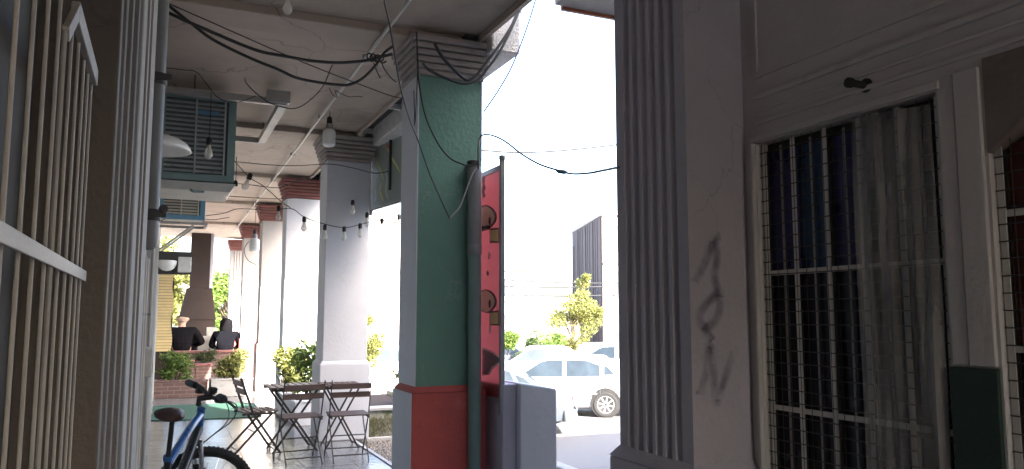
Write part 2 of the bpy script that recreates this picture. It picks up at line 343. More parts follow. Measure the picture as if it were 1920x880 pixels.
cracks(M['whitegrey'], 2.2, 0.007, 0.35, (0.14, 0.12, 0.12))
cracks(M['wallgrey'], 1.6, 0.006, 0.4, (0.14, 0.13, 0.12))
cracks(M['white'], 1.5, 0.006, 0.3, (0.22, 0.2, 0.19))
cracks(M['green'], 1.8, 0.008, 0.6, (0.30, 0.33, 0.30))
cracks(M['pillar'], 2.0, 0.010, 0.6, (0.12, 0.10, 0.09))
def spray_mat():
    m = bpy.data.materials.new('soft_spray_paint'); m.use_nodes = True
    nt = m.node_tree; b = nt.nodes['Principled BSDF']
    b.inputs['Base Color'].default_value = (0.13, 0.10, 0.19, 1); b.inputs['Roughness'].default_value = 0.85
    uv = _n(nt, 'ShaderNodeAttribute'); uv.attribute_name = 'across'
    ab = _n(nt, 'ShaderNodeMath', operation='ABSOLUTE'); nt.links.new(uv.outputs['Fac'], ab.inputs[0])
    mr = _n(nt, 'ShaderNodeMapRange', interpolation_type='SMOOTHSTEP'); mr.inputs[1].default_value = 1.0; mr.inputs[2].default_value = 0.15
    nt.links.new(ab.outputs[0], mr.inputs[0])
    tc = _n(nt, 'ShaderNodeTexCoord'); no = _n(nt, 'ShaderNodeTexNoise'); no.inputs['Scale'].default_value = 14; no.inputs['Detail'].default_value = 6
    nt.links.new(tc.outputs['Object'], no.inputs['Vector'])
    m2 = _n(nt, 'ShaderNodeMapRange'); m2.inputs[1].default_value = 0.3; m2.inputs[2].default_value = 0.7; m2.inputs[3].default_value = 0.10; m2.inputs[4].default_value = 0.50
    nt.links.new(no.outputs['Fac'], m2.inputs[0])
    mu = _n(nt, 'ShaderNodeMath', operation='MULTIPLY'); nt.links.new(mr.outputs[0], mu.inputs[0]); nt.links.new(m2.outputs[0], mu.inputs[1])
    nt.links.new(mu.outputs[0], b.inputs['Alpha'])
    return m
M['spray'] = spray_mat()
# ------------------------------------------------------------------ mesh builder
def world_off(o):
    v = Vector((0, 0, 0))
    while o is not None:
        v += o.location; o = o.parent
    return v
class MB:
    def __init__(s, T=None):
        s.v = []; s.f = []; s.T = T
    def add(s, vs, fs):
        o = len(s.v)
        for p in vs:
            p = Vector(p)
            s.v.append(s.T @ p if s.T is not None else p)
        s.f += [tuple(i + o for i in f) for f in fs]
        return s
    def box(s, x0, x1, y0, y1, z0, z1):
        vs = [(x, y, z) for z in (z0, z1) for y in (y0, y1) for x in (x0, x1)]
        return s.add(vs, [(0, 2, 3, 1), (4, 5, 7, 6), (0, 1, 5, 4), (2, 6, 7, 3), (0, 4, 6, 2), (1, 3, 7, 5)])
    def bar(s, p, q, w, h, upv=(0, 0, 1)):
        p = Vector(p); q = Vector(q); d = (q - p).normalized(); u = Vector(upv)
        if abs(d.dot(u)) > 0.98: u = Vector((0, 1, 0)) if abs(d.y) < 0.9 else Vector((1, 0, 0))
        a = d.cross(u).normalized(); b = a.cross(d).normalized()
        vs = [c + a * (w / 2 * i) + b * (h / 2 * j) for c in (p, q) for i, j in ((-1, -1), (1, -1), (1, 1), (-1, 1))]
        return s.add(vs, [(3, 2, 1, 0), (4, 5, 6, 7), (0, 1, 5, 4), (1, 2, 6, 5), (2, 3, 7, 6), (3, 0, 4, 7)])
    def tube(s, pts, r, n=8, closed=False):
        pts = [Vector(p) for p in pts]; k = len(pts)
        rs = r if isinstance(r, (list, tuple)) else [r] * k
        vs = []; a = None
        for i, p in enumerate(pts):
            if closed: d = (pts[(i + 1) % k] - pts[i - 1])
            else: d = pts[min(i + 1, k - 1)] - pts[max(i - 1, 0)]
            d = d.normalized() if d.length > 1e-9 else Vector((0, 0, 1))
            if a is None:
                a = d.cross(Vector((0, 0, 1)))
                if a.length < 0.1: a = d.cross(Vector((0, 1, 0)))
            else: a = a - d * a.dot(d)
            a = a.normalized(); b = d.cross(a)
            for j in range(n):
                t = 2 * math.pi * j / n
                vs.append(p + (a * math.cos(t) + b * math.sin(t)) * rs[i])
        fs = []
        for i in range(k if closed else k - 1):
            i2 = (i + 1) % k
            for j in range(n):
                j2 = (j + 1) % n
                fs.append((i * n + j, i * n + j2, i2 * n + j2, i2 * n + j))
        if not closed:
            fs.append(tuple(range(n - 1, -1, -1))); fs.append(tuple((k - 1) * n + j for j in range(n)))
        return s.add(vs, fs)
    def lathe(s, prof, c=(0, 0, 0), n=16, Q=None):
        vs = []; c = Vector(c)
        for (r, z) in prof:
            for j in range(n):
                t = 2 * math.pi * j / n
                p = Vector((r * math.cos(t), r * math.sin(t), z))
                if Q is not None: p = Q @ p
                vs.append(c + p)
        fs = []
        for i in range(len(prof) - 1):
            for j in range(n):
                j2 = (j + 1) % n
                fs.append((i * n + j, i * n + j2, (i + 1) * n + j2, (i + 1) * n + j))
        fs.append(tuple(range(n - 1, -1, -1))); fs.append(tuple((len(prof) - 1) * n + j for j in range(n)))
        return s.add(vs, fs)
    def prism(s, pts, axis, a0, a1):
        """pts: 2-D outline; axis 'x','y','z' is the extrusion axis; 2-D coords are the other two in order"""
        def mk(p, a):
            if axis == 'x': return (a, p[0], p[1])
            if axis == 'y': return (p[0], a, p[1])
            return (p[0], p[1], a)
        n = len(pts)
        vs = [mk(p, a0) for p in pts] + [mk(p, a1) for p in pts]
        fs = [tuple(range(n)), tuple(range(2 * n - 1, n - 1, -1))] + [(i, (i + 1) % n + 0, (i + 1) % n + n, i + n) for i in range(n)]
        return s.add(vs, fs)
    def loft(s, rings, cap=True):
        n = len(rings[0]); vs = [p for r in rings for p in r]; fs = []
        for i in range(len(rings) - 1):
            for j in range(n):
                j2 = (j + 1) % n
                fs.append((i * n + j, i * n + j2, (i + 1) * n + j2, (i + 1) * n + j))
        if cap: fs.append(tuple(range(n - 1, -1, -1))); fs.append(tuple((len(rings) - 1) * n + j for j in range(n)))
        return s.add(vs, fs)
    def build(s, name, mat, parent=None, smooth=False, bevel=0.0, fix=True):
        me = bpy.data.meshes.new(name)
        off = world_off(parent) if parent is not None else Vector((0, 0, 0))
        me.from_pydata([tuple(v - off) for v in s.v], [], s.f)
        if fix:
            import bmesh
            bm = bmesh.new(); bm.from_mesh(me); bmesh.ops.recalc_face_normals(bm, faces=bm.faces); bm.to_mesh(me); bm.free()
        me.update()
        me.materials.append(M[mat] if isinstance(mat, str) else mat)
        if smooth:
            for p in me.polygons: p.use_smooth = True
        o = bpy.data.objects.new(name, me); COL.objects.link(o)
        if parent is not None: o.parent = parent
        if bevel:
            b = o.modifiers.new('bevel', 'BEVEL'); b.width = bevel; b.segments = 2; b.limit_method = 'ANGLE'; b.angle_limit = R(40)
        if smooth:
            me.set_sharp_from_angle(angle=R(45))
        return o
def tag(o, label=None, cat=None, group=None, kind=None):
    if label: o['label'] = label
    if cat: o['category'] = cat
    if group: o['group'] = group
    if kind: o['kind'] = kind
    return o
def thing(name, label, cat, loc=(0, 0, 0), group=None):
    o = bpy.data.objects.new(name, None); COL.objects.link(o)
    o.location = loc; o.empty_display_size = 0.2
    return tag(o, label, cat, group, 'thing')
def copy_tree(o, parent=None):
    c = o.copy(); COL.objects.link(c); c.parent = parent
    for ch in [x for x in bpy.data.objects if x.parent == o]:
        copy_tree(ch, c)
    return c
def smooth_path(pts, sub=6):
    """Catmull-Rom through points"""
    pts = [Vector(p) for p in pts]; out = []
    P = [pts[0] * 2 - pts[1]] + pts + [pts[-1] * 2 - pts[-2]]
    for i in range(1, len(P) - 2):
        for k in range(sub):
            t = k / sub
            out.append(0.5 * ((2 * P[i]) + (P[i + 1] - P[i - 1]) * t + (2 * P[i - 1] - 5 * P[i] + 4 * P[i + 1] - P[i + 2]) * t * t
                              + (-P[i - 1] + 3 * P[i] - 3 * P[i + 1] + P[i + 2]) * t ** 3))
    out.append(pts[-1])
    return out
def leaves(mb, c, rad, n, size, rng, shell=0.5, flat=0.0):
    c = Vector(c)
    for _ in range(n):
        while True:
            p = Vector((rng.uniform(-1, 1), rng.uniform(-1, 1), rng.uniform(-1, 1)))
            if shell * rng.random() < p.length <= 1: break
        p = Vector((p.x * rad[0], p.y * rad[1], p.z * rad[2])) + c
        d = Vector((rng.gauss(0, 1), rng.gauss(0, 1), rng.gauss(0, 0.6))).normalized()
        u = Vector((rng.gauss(0, 1), rng.gauss(0, 1), rng.gauss(0, 1)))
        a = d.cross(u).normalized(); s = size * rng.choice((0.5, 0.75, 1.0, 1.0, 1.35, 1.6)) * rng.uniform(0.85, 1.15)
        up_ = d.cross(a) * (s * 0.15)
        mb.add([p, p + d * s * 0.5 + a * s * 0.3 + up_, p + d * s, p + d * s * 0.5 - a * s * 0.3 + up_], [(0, 1, 2), (0, 2, 3)])

STREETZ = -0.9

# ================================================================== SETTING
tag(MB().box(-700, 700, -300, 900, STREETZ - 0.3, STREETZ).build('ground', 'ground'), kind='structure')
tag(MB().box(3.6, 60, 4.95, 75, STREETZ, STREETZ + 0.008).build('street', 'asphalt'), kind='structure')
# arcade platform with its glazed tiles
fl = tag(MB().box(-0.6, 2.2, -4, 22, STREETZ + 0.004, -0.012).build('arcade_floor', 'grout'), kind='structure')
tm = None
T = 0.5
for iy in range(10, 44):
    for ix in range(-1, 5):
        x0 = -0.14 + ix * T; x1 = x0 + T; y0 = iy * T; 
        if x0 > 2.19: continue
        if tm is None:
            o = MB().box(0.0025, T - 0.0025, 0.0025, T - 0.0025, -0.014, 0).build('tile', 'tile', fl, bevel=0.002)
            tm = o.data
            o.location = (x0, y0, 0)
        else:
            o = bpy.data.objects.new('tile', tm); COL.objects.link(o); o.parent = fl
            o.location = (x0, y0, random.uniform(-0.0012, 0.0006))
            w = min(T, 2.198 - x0) / T
            if w < 0.999: o.scale = (w, 1, 1)
            o.rotation_euler = (random.gauss(0, 0.0012), random.gauss(0, 0.0012), 0)
tag(MB().box(2.16, 2.2, 4.9, 22, -0.010, 0.012).build('floor_kerb', 'concrete'), kind='structure')
tag(MB().box(-6, 8, 22.004, 46, STREETZ + 0.004, -0.02).build('terrace', 'concrete'), kind='structure')
tag(MB().box(2.204, 3.6, 3.0, 22, STREETZ + 0.012, -0.07).build('garden_bed', 'ground'), kind='structure')
tag(MB().box(3.604, 3.75, 5.0, 22, STREETZ + 0.012, 0.03).build('kerb', 'concrete', bevel=0.02), kind='structure')
# gravel in the bed beside the floor: uncountable
g = MB(); rg = random.Random(3)
for _ in range(5200):
    x = rg.uniform(2.23, 3.3); y = rg.uniform(6.3, 9.75); s = rg.uniform(0.010, 0.030)
    c = Vector((x, y, -0.07 + s * 0.35))
    vs = [c + Vector((rg.uniform(.6, 1) * s * a, rg.uniform(.6, 1) * s * b, rg.uniform(.4, .8) * s * z)) for a, b, z in
          ((1, 0, 0), (0, 1, 0), (-1, 0, 0), (0, -1, 0), (0, 0, 1))]
    g.add(vs, [(0, 1, 4), (1, 2, 4), (2, 3, 4), (3, 0, 4)])
tag(g.build('gravel', 'gravel', fix=False), 'brown gravel and dry leaves in the bed beside the tiled floor', 'gravel', kind='stuff')

# ceiling
ce = tag(MB().box(-0.12, 2.33, -4, 5.75, 3.80, 4.0).box(-0.12, 2.18, 5.752, 24.6, 3.80, 4.0).build('arcade_ceiling', 'ceiling'), kind='structure')
COLY = [5.8, 9.55, 12.95, 16.3, 20.2, 24.2]
for Y in COLY[:-1]:
    MB().box(-0.098, 2.178, Y + 0.03, Y + 0.42, 3.735, 3.803).build('ceiling_beam', 'ceiling', ce, bevel=0.01)
MB().box(2.292, 2.328, 2.9, 5.745, 3.745, 3.802).build('ceiling_lip', 'ceiling', ce)
MB().box(2.145, 2.179, 6.26, 24.5, 3.755, 3.803).build('ceiling_lip', 'ceiling', ce)
rgf = random.Random(5)
for k in range(16):                                   # plaster flakes curling off the ceiling near the green column
    c = atZ(rgf.uniform(680, 745), rgf.uniform(38, 82), 3.797)
    a = rgf.uniform(0, 6.28); l_ = rgf.uniform(.03, .10); w_ = rgf.uniform(.015, .05)
    u = Vector((math.cos(a), math.sin(a), 0)); v_ = Vector((-u.y, u.x, 0)); dz = Vector((0, 0, -rgf.uniform(.012, .035)))
    MB().add([c, c + v_ * w_, c + u * l_ * .5 + v_ * w_ * 1.2 + dz * .3, c + u * l_ + v_ * w_ * .6 + dz, c + u * l_ * .6 - v_ * w_ * .3 + dz * .5], [(0, 1, 2, 3, 4)]).build('plaster_flake', 'ceiling', ce, fix=False).modifiers.new('t', 'SOLIDIFY').thickness = .003
# roof and its outer lintel
rf = thing('arcade_roof', 'flat roof slab with textured white lintel along the outer edge of the arcade', 'roof', (2.4, 5.6, 3.6))
MB().box(-0.6, 2.34, -4, 5.6, 4.004, 4.22).box(-0.6, 2.62, 5.602, 24.8, 4.004, 4.22).build('slab', 'concrete', rf)
MB().box(2.352, 2.60, 5.6, 24.6, 3.64, 4.002).build('lintel', 'fascia', rf, bevel=0.012)
MB().box(2.183, 2.349, 6.26, 24.5, 3.86, 3.90).build('recessed_soffit', 'steel_dark', rf)
for k in range(14):
    y = 7.0 + k * 1.25
    MB().box(2.184, 2.350, y, y + 0.035, 3.80, 3.858).build('mullion', 'steel_white', rf)

# ================================================================== RIGHT: wing wall with barred windows
WX = 2.08
w = thing('infill_wall', 'dark grey painted wall with mouldings around barred windows at the right', 'wall', (WX + 0.1, 0, 0))
ww = MB()
Y1a, Y1b, Z1a, Z1b = 1.535, 2.305, 0.45, 2.165       # window 1 opening
Y2a, Y2b, Z2a, Z2b = 0.55, 1.385, 0.45, 2.05
ww.box(WX, WX + 0.22, -4, 2.368, 2.22, 3.80)
ww.box(WX, WX + 0.22, Y1b, 2.368, 0, 2.22)
ww.box(WX, WX + 0.22, Y1a, Y1b, 0, Z1a).box(WX, WX + 0.22, Y1a, Y1b, Z1b, 2.22)
ww.box(WX, WX + 0.22, Y2b, Y1a, 0, 2.22)
ww.box(WX, WX + 0.22, Y2a, Y2b, 0, Z2a)
arch = [(Y2a, 2.22), (Y2a, 1.95)] + [(Y2a + (Y2b - Y2a) * t, 1.95 + 0.20 * math.sin(math.pi * t)) for t in [i / 12 for i in range(1, 12)]] + [(Y2b, 1.95), (Y2b, 2.22)]
MB().prism(arch, 'x', WX - 0.003, WX + 0.22).build('arch_panel', 'brown_panel', w)
ww.box(WX, WX + 0.22, -4, Y2a, 0, 2.22)
ww.build('wall_face', 'wallgrey', w)
for (z, h, d) in ((2.235, 0.016, 0.012), (2.285, 0.012, 0.010), (2.335, 0.020, 0.016)):
    MB().box(WX - d, WX + 0.004, -3.5, 2.30, z, z + h).build('moulding', 'wallgrey', w, bevel=0.004)
fr = MB()
for (ya, yb, za, zb) in ((0.9, 2.29, 2.42, 2.435), (0.9, 2.29, 3.45, 3.465), (2.275, 2.29, 2.436, 3.449), (0.9, 0.915, 2.436, 3.449)):
    fr.box(WX - 0.009, WX + 0.004, ya, yb, za, zb)
fr.build('panel_moulding', 'wallgrey', w)
MB().box(WX - 0.018, WX + 0.004, Y1a - 0.02, 2.325, Z1b + 0.004, Z1b + 0.03).box(WX - 0.018, WX + 0.004, 2.308, 2.325, 0.4, Z1b + 0.002).build('window_surround', 'wallgrey', w, bevel=0.004)
MB().box(WX - 0.012, WX + 0.004, 1.395, 1.47, 1.36, 2.2).box(WX - 0.007, WX + 0.004, 1.474, 1.525, 1.36, 2.2).build('post_facing', 'wallgrey', w, bevel=0.003)
MB().box(WX - 0.014, WX + 0.004, 1.392, 1.53, 0.0, 1.355).build('post_base', 'green_dark', w, bevel=0.003)
# iron stub on the wall above the first window
p = atX(1620, 160, WX - 0.01)
st = thing('wall_stub', 'short black pipe stub sticking out of the wall above the barred window', 'pipe', p)
MB().lathe([(0.012, 0), (0.012, 0.07), (0.017, 0.07), (0.017, 0.085), (0.010, 0.088)], p + Vector((0.012, 0, 0)), 14, Matrix.Rotation(R(-90), 3, 'Y')).build('stub', 'black', st, True)
MB().lathe([(0.024, 0), (0.024, 0.006), (0.013, 0.010)], p + Vector((0.012, 0, 0)), 14, Matrix.Rotation(R(-90), 3, 'Y')).build('flange', 'black', st, True)

def grille_window(label, ya, yb, za, zb, bars, rails, panes, pane_fn, group=None):
    t = thing('barred_window', label, 'window', (WX + 0.1, (ya + yb) / 2, za), group)
    # panes, set back in the opening, each in its own bay
    for (a, b, c, d, mt) in panes:
        MB().box(WX + 0.052, WX + 0.058, a + 0.004, b - 0.004, c + 0.004, d - 0.004).build('pane', mt, t)
    f = MB()
    for b in bars[1:-1:2]:
        f.box(WX + 0.042, WX + 0.050, b - 0.012, b + 0.012, za, zb - 0.03)
    f.box(WX + 0.0425, WX + 0.0505, ya, yb, za, za + 0.04).box(WX + 0.0425, WX + 0.0505, ya, ya + 0.02, za, zb - 0.03)
    f.box(WX + 0.0425, WX + 0.0505, yb - 0.02, yb, za, zb - 0.03)
    f.build('sash', 'steel_dark', t)
    MB().box(WX + 0.062, WX + 0.20, ya, yb, za, zb).build('backing', 'black', t)
    for b in bars:
        MB().box(WX + 0.022, WX + 0.027, b - 0.0095, b + 0.0095, za + 0.001, zb - 0.006).build('bar', 'steel_white', t)
    for z in rails:
        MB().box(WX + 0.028, WX + 0.033, ya + 0.001, yb - 0.001, z - 0.0095, z + 0.0095).build('rail', 'steel_white', t)
    for b0, b1 in zip(bars[:-1], bars[1:]):
        MB().box(WX + 0.036, WX + 0.039, (b0 + b1) / 2 - .005, (b0 + b1) / 2 + .005, za + .001, zb - .02).build('inner_bar', 'steel_grey', t)
    z = za + 0.03
    while z < zb - 0.01:
        o = MB().tube([(WX + 0.017, ya + 0.004, z), (WX + 0.0165 + random.gauss(0, .0015), (ya + yb) / 2, z + random.gauss(0, .0025)), (WX + 0.017, yb - 0.004, z)], 0.0021, 5).build('wire', 'steel_dark', t)
        z += 0.047
    y = ya + 0.03
    while y < yb - 0.01:
        MB().tube([(WX + 0.0135, y, za + 0.003), (WX + 0.0135, y + random.gauss(0, .002), (za + zb) / 2), (WX + 0.0135, y, zb - 0.006)], 0.0013, 5).build('wire', 'steel_dark', t)
        y += 0.047
    return t
B1 = [1.539 + 0.15 * i for i in range(6)]
pn = []
cols1 = ['tealpane', 'bluepane', 'bluepane', 'tealpane', 'bluepane']
for i in range(5):
    pn.append((B1[i], B1[i + 1], 1.66, 2.13, ['darkpane', 'darkpane', 'bluepane', 'tealpane', 'bluepane'][i]))
    pn.append((B1[i], B1[i + 1], 1.16, 1.66, 'darkpane'))
    pn.append((B1[i], B1[i + 1], 0.49, 1.16, 'darkpane'))
grille_window('barred window with white bars, wire mesh and blue backed panes beside the fluted column', Y1a, Y1b, Z1a, Z1b,
              [1.548] + B1[1:5] + [2.285], [1.66, 1.16], pn, None)
B2 = [1.372 - 0.15 * i for i in range(6)]
pn = [(B2[i + 1], B2[i], a, b, 'redpane' if b > 1.41 else 'darkpane') for i in range(5) for a, b in ((1.78, 1.98), (1.41, 1.78), (0.49, 1.41))]
grille_window('barred window with dark red panes at the right edge', Y2a, Y2b, Z2a, 1.99, sorted(B2), [1.78, 1.41], pn, None)
# dusty plastic sheet tied over part of the first window
ps = MB(); cols = 22; rows = 14
vs = []; fs = []
for j in range(rows + 1):
    for i in range(cols + 1):
        y = 1.55 + (1.84 - 1.55) * i / cols
        z = 0.62 + (2.13 - 0.62) * j / rows + (0.03 * i / cols if j == rows else 0)
        vs.append((WX - 0.006 + 0.006 * math.sin(i * 1.9 + j * 0.15) + 0.004 * math.sin(i * 0.8 - j * 0.6), y, z))
for j in range(rows):
    for i in range(cols):
        a = j * (cols + 1) + i; fs.append((a, a + 1, a + cols + 2, a + cols + 1))
po = ps.add(vs, fs).build('plastic_sheet', 'plastic', smooth=True)
sm = po.modifiers.new('thickness', 'SOLIDIFY'); sm.thickness = 0.001
tag(po, kind='thing'); tag(po, 'dusty see-through plastic sheet hung over the right half of the first barred window', 'plastic sheet')

# two-storey wing behind that wall, its eave over the street
wg = thing('wing_building', 'two storey wing with red brown eave board above the street opening', 'building', (8, -1, STREETZ))
MB().box(2.32, 16, -8, 2.2, STREETZ + 0.01, 8.5).build('walls', 'bldg_cream', wg)
MB().prism([(2.204, 3.95), (4.9, 3.79), (4.9, 3.84), (2.204, 4.6)], 'x', 2.56, 16).build('eave_roof', 'concrete', wg)
MB().box(2.625, 16, 4.902, 4.93, 3.765, 3.83).build('eave_board', 'roofwood', wg)
MB().box(2.61, 16, 4.932, 4.955, 3.815, 3.90).build('eave_trim', 'soffit_green', wg)
for k in range(4):
    wd = MB().box(5.2 + k * 2.8, 6.6 + k * 2.8, 2.202, 2.23, 0.4, 2.2).build('window', 'winglass', wg)
    MB().box(5.1 + k * 2.8, 6.7 + k * 2.8, 2.202, 2.26, 0.3, 0.398).build('sill', 'concrete', wd)
# unseen wall added to darken the passage; its doorway is sized for fill light
pe = thing('fill_doorway_wall', 'unseen grey end wall added behind the viewer, its doorway letting in fill light', 'wall', (1, -4.1, 0))
MB().box(-0.6, 0.5, -4.2, -4.004, 0, 3.8).box(1.60, 2.3, -4.2, -4.004, 0, 3.8).box(0.5, 1.60, -4.2, -4.004, 2.5, 3.8).build('wall_face', 'wallgrey', pe)

# ================================================================== COLUMNS
CX0, CX1 = 1.80, 2.34
def flute_run(p0, p1, inward, n, margin, depth):
    """points from p0 to p1 with n round flutes cut towards 'inward'"""
    p0 = Vector(p0); p1 = Vector(p1); L = (p1 - p0).length; d = (p1 - p0) / L; out = []
    a = margin; wdt = (L - 2 * margin) / n; fl_ = wdt * 0.70
    for k in range(n):
        s0 = a + k * wdt + (wdt - fl_) / 2
        for j in range(7):
            t = j / 6.0
            out.append(p0 + d * (s0 + fl_ * t) + Vector(inward) * (depth * math.sin(math.pi * t)))
    return out
def column(Yf, depth, label, mat_front, mat_base, mat_cap, fluted=(), seed=0, front_only=None):
    t = thing('column', label, 'column', ((CX0 + CX1) / 2, Yf + depth / 2, 0), 'columns along the arcade')
    y0, y1 = Yf, Yf + depth
    prof = [Vector((CX0, y0))]
    if 'front' in fluted: prof += flute_run((CX0, y0), (CX1, y0), (0, 1), 6, 0.05, 0.020)
    prof += [Vector((CX1, y0)), Vector((CX1, y1))]
    prof += [Vector((CX0, y1))]
    if 'left' in fluted: prof += flute_run((CX0, y1), (CX0, y0), (1, 0), 6, 0.055, 0.022)
    MB().prism([(p.x, p.y) for p in prof], 'z', 0.952, 3.42).build('shaft', mat_front, t, bevel=0.0 if fluted else 0.008)
    e = 0.035
    bs = MB().box(CX0 - e, CX1 + e, y0 - e, y1 + e, 0.004, 0.91)
    b = bs.build('base', mat_base, t, bevel=0.01)
    MB().loft([[(CX0 - e, y0 - e, .912), (CX1 + e, y0 - e, .912), (CX1 + e, y1 + e, .912), (CX0 - e, y1 + e, .912)],
               [(CX0 - .002, y0 - .002, .955), (CX1 + .002, y0 - .002, .955), (CX1 + .002, y1 + .002, .955), (CX0 - .002, y1 + .002, .955)]]).build('base_lip', mat_base, b)
    cp = MB().box(CX0 + 0.004, CX1 - 0.004, y0 + 0.004, y1 - 0.004, 3.422, 3.733).build('capital', mat_cap, t)
    for k in range(6):
        q = 0.018 + 0.014 * k
        z = 3.424 + k * 0.052
        MB().box(CX0 - q, CX1 + q, y0 - q, y1 + q, z, z + 0.043 if k < 5 else 3.738).build('moulding', mat_cap, cp, bevel=0.012)
    return t
cR = column(2.37, 0.50, 'fluted grey white column at the near right with purple sprayed scrawl', 'whitegrey', 'whitegrey', 'whitegrey', ('left',))
# sprayed scrawl on the column face towards the viewer
strokes = [[(1302, 530), (1318, 500), (1335, 462), (1352, 440)], [(1338, 450), (1345, 480), (1340, 520), (1352, 560)],
           [(1350, 548), (1328, 566), (1312, 590), (1318, 612), (1338, 606), (1350, 580), (1348, 552)], [(1318, 612), (1328, 628), (1336, 640)],
           [(1312, 742), (1324, 700), (1332, 648), (1338, 700), (1342, 756), (1356, 720), (1376, 660)]]
gv = []; gf = []; gc = []
for k, s in enumerate(strokes):
    pts = smooth_path([atY(x, y, 2.3675 - 0.0004 * k) for x, y in s], 6); n0 = len(gv)
    for i in range(len(pts)):
        d = (pts[min(i + 1, len(pts) - 1)] - pts[max(i - 1, 0)]).normalized(); a = Vector((d.z, 0, -d.x)) * 0.027
        gv += [tuple(pts[i] + a), tuple(pts[i]), tuple(pts[i] - a)]; e = 1.0 if i in (0, len(pts) - 1) else 0.0
        gc += [1.0, e, -1.0]
        if i: 
            q = n0 + 3 * (i - 1); gf += [(q, q + 1, q + 4, q + 3), (q + 1, q + 2, q + 5, q + 4)]
go = MB().add(gv, gf).build('sprayed_scrawl', 'spray', cR, fix=False)
at_ = go.data.attributes.new('across', 'FLOAT', 'POINT')
for i, c in enumerate(gc): at_.data[i].value = c
cG = column(5.8, 0.44, 'square column with green front, red base and stained ribbed capital', 'green', 'red', 'capital')
MB().box(CX0 - 0.006, CX0 + 0.004, 5.796, 6.244, 0.958, 3.421).build('side_face', 'white', cG)
MB().box(CX0 - 0.041, CX0 - 0.034, 5.768, 6.274, 0.006, 0.908).build('base_side_face', 'white', cG)
MB().box(CX1 - 0.004, CX1 + 0.006, 5.797, 6.243, 0.958, 3.421).build('side_face', 'white', cG)
column(9.55, 0.46, 'white square column with grey capital behind the folding chairs', 'white', 'white', 'capital')
column(12.95, 0.45, 'white sunlit column with dark red capital behind the bistro table', 'white', 'white', 'capital_red')
c4 = column(16.3, 0.45, 'white column with red capital and plain white base beside the sunlit planter', 'beige_shaded', 'beige_shaded', 'capital_red')
c5 = column(20.2, 0.45, 'white column with red capital and red base near the barbecue', 'beige_shaded', 'red', 'capital_red')
column(24.2, 0.45, 'farthest column, fluted grey shaft with red base and capital', 'beige_shaded', 'red', 'capital_red', ('front', 'left'))

# ================================================================== LEFT: shop fronts
lw = thing('shopfront_wall', 'row of narrow shop fronts along the left side of the arcade', 'wall', (-0.3, 8, 0))
MB().box(-0.6, -0.36, -4, 2.41, 0, 3.8).box(-0.6, -0.1, 2.96, 22, 0, 3.8).box(-0.36, -0.1, 2.36, 2.962, 2.6, 3.8).box(-0.355, -0.21, -4, 2.4, 2.55, 3.8).build('wall_face', 'leftwall', lw)
# shop doors and shutters set on that wall
for k, (ya, yb) in enumerate(((5.4, 6.9), (9.3, 11.2), (13.2, 15.0))):
    d = MB().box(-0.098, -0.085, ya, yb, 0.02, 2.5).build('shop_door', 'cooler_grey' if k != 1 else 'cooler_pale', lw)
    for s in range(9):
        z = 0.15 + s * 0.255
        MB().box(-0.085, -0.078, ya + 0.03, yb - 0.03, z, z + 0.20).build('slat', 'cooler_grey' if k != 1 else 'cooler_pale', d, bevel=0.003)
    MB().box(-0.099, -0.062, ya - 0.06, ya - 0.003, 0.02, 2.56).box(-0.099, -0.062, yb + 0.003, yb + 0.06, 0.02, 2.56).box(-0.099, -0.062, ya - 0.002, yb + 0.002, 2.502, 2.56).build('door_frame', 'steel_white', lw)
# big fluted pilaster
pil = thing('fluted_pilaster', 'brown grey fluted pilaster between the near window grille and the pipes', 'pilaster', (-0.3, 2.65, 0))
prof = [(-0.5, 2.4), (-0.144, 2.4), (-0.139, 2.405), (-0.139, 2.475), (-0.146, 2.485), (-0.146, 2.50), (-0.131, 2.515), (-0.131, 2.58), (-0.138, 2.59), (-0.138, 2.61),
        (-0.120, 2.625), (-0.120, 2.70), (-0.127, 2.71), (-0.127, 2.735), (-0.108, 2.75), (-0.108, 2.83), (-0.114, 2.84), (-0.114, 2.86), (-0.100, 2.875), (-0.100, 2.95), (-0.5, 2.95)]
MB().prism(prof, 'z', 0.0, 3.798).build('shaft', 'pillar', pil, bevel=0.004)
# near window grille
GX = -0.20
gr = thing('window_grille', 'tall white barred window grille at the left edge', 'grille', (GX, 1.5, 0.4))
for y in (0.93, 1.08, 1.22, 1.36, 1.50, 1.645):
    MB().tube([(GX, y, 0.4), (GX, y, 2.55)], 0.0036, 8).build('bar', 'steel_cream', gr, True)
MB().tube([(GX + 0.004, 1.70, 0.4), (GX + 0.004, 1.70, 2.06)], 0.0045, 8).build('bar', 'steel_cream', gr, True)
for y in (1.85, 1.985, 2.12, 2.235, 2.34):
    MB().tube([(GX, y, 0.4), (GX, y, 2.125)], 0.0036, 8).build('bar', 'steel_cream', gr, True)
for z in (1.605, 0.95, 0.42):
    MB().box(GX + 0.007, GX + 0.013, 0.9, 2.36, z - 0.014, z + 0.014).build('rail', 'steel_cream', gr, bevel=0.002)
MB().bar((GX + 0.006, 1.70, 2.05), (GX + 0.006, 1.86, 2.155), 0.012, 0.03, (0, 0, 1)).build('corner_brace', 'steel_cream', gr)
MB().box(GX - 0.005, GX + 0.013, 1.85, 2.37, 2.13, 2.175).build('top_rail', 'steel_cream', gr, bevel=0.003)
wp = thing('shop_window', 'dark shop window behind the near left grille', 'window', (-0.35, 1.6, 0.4))
MB().box(-0.352, -0.338, 0.6, 2.36, 0.45, 2.5).build('pane', 'brownpane', wp)
MB().box(-0.358, -0.318, 0.5, 0.6, 0.4, 2.54).box(-0.358, -0.318, 2.362, 2.40, 0.4, 2.54).box(-0.358, -0.318, 0.602, 2.36, 0.4, 0.448).box(-0.358, -0.318, 0.602, 2.36, 2.502, 2.54).build('frame', 'pillar', wp)
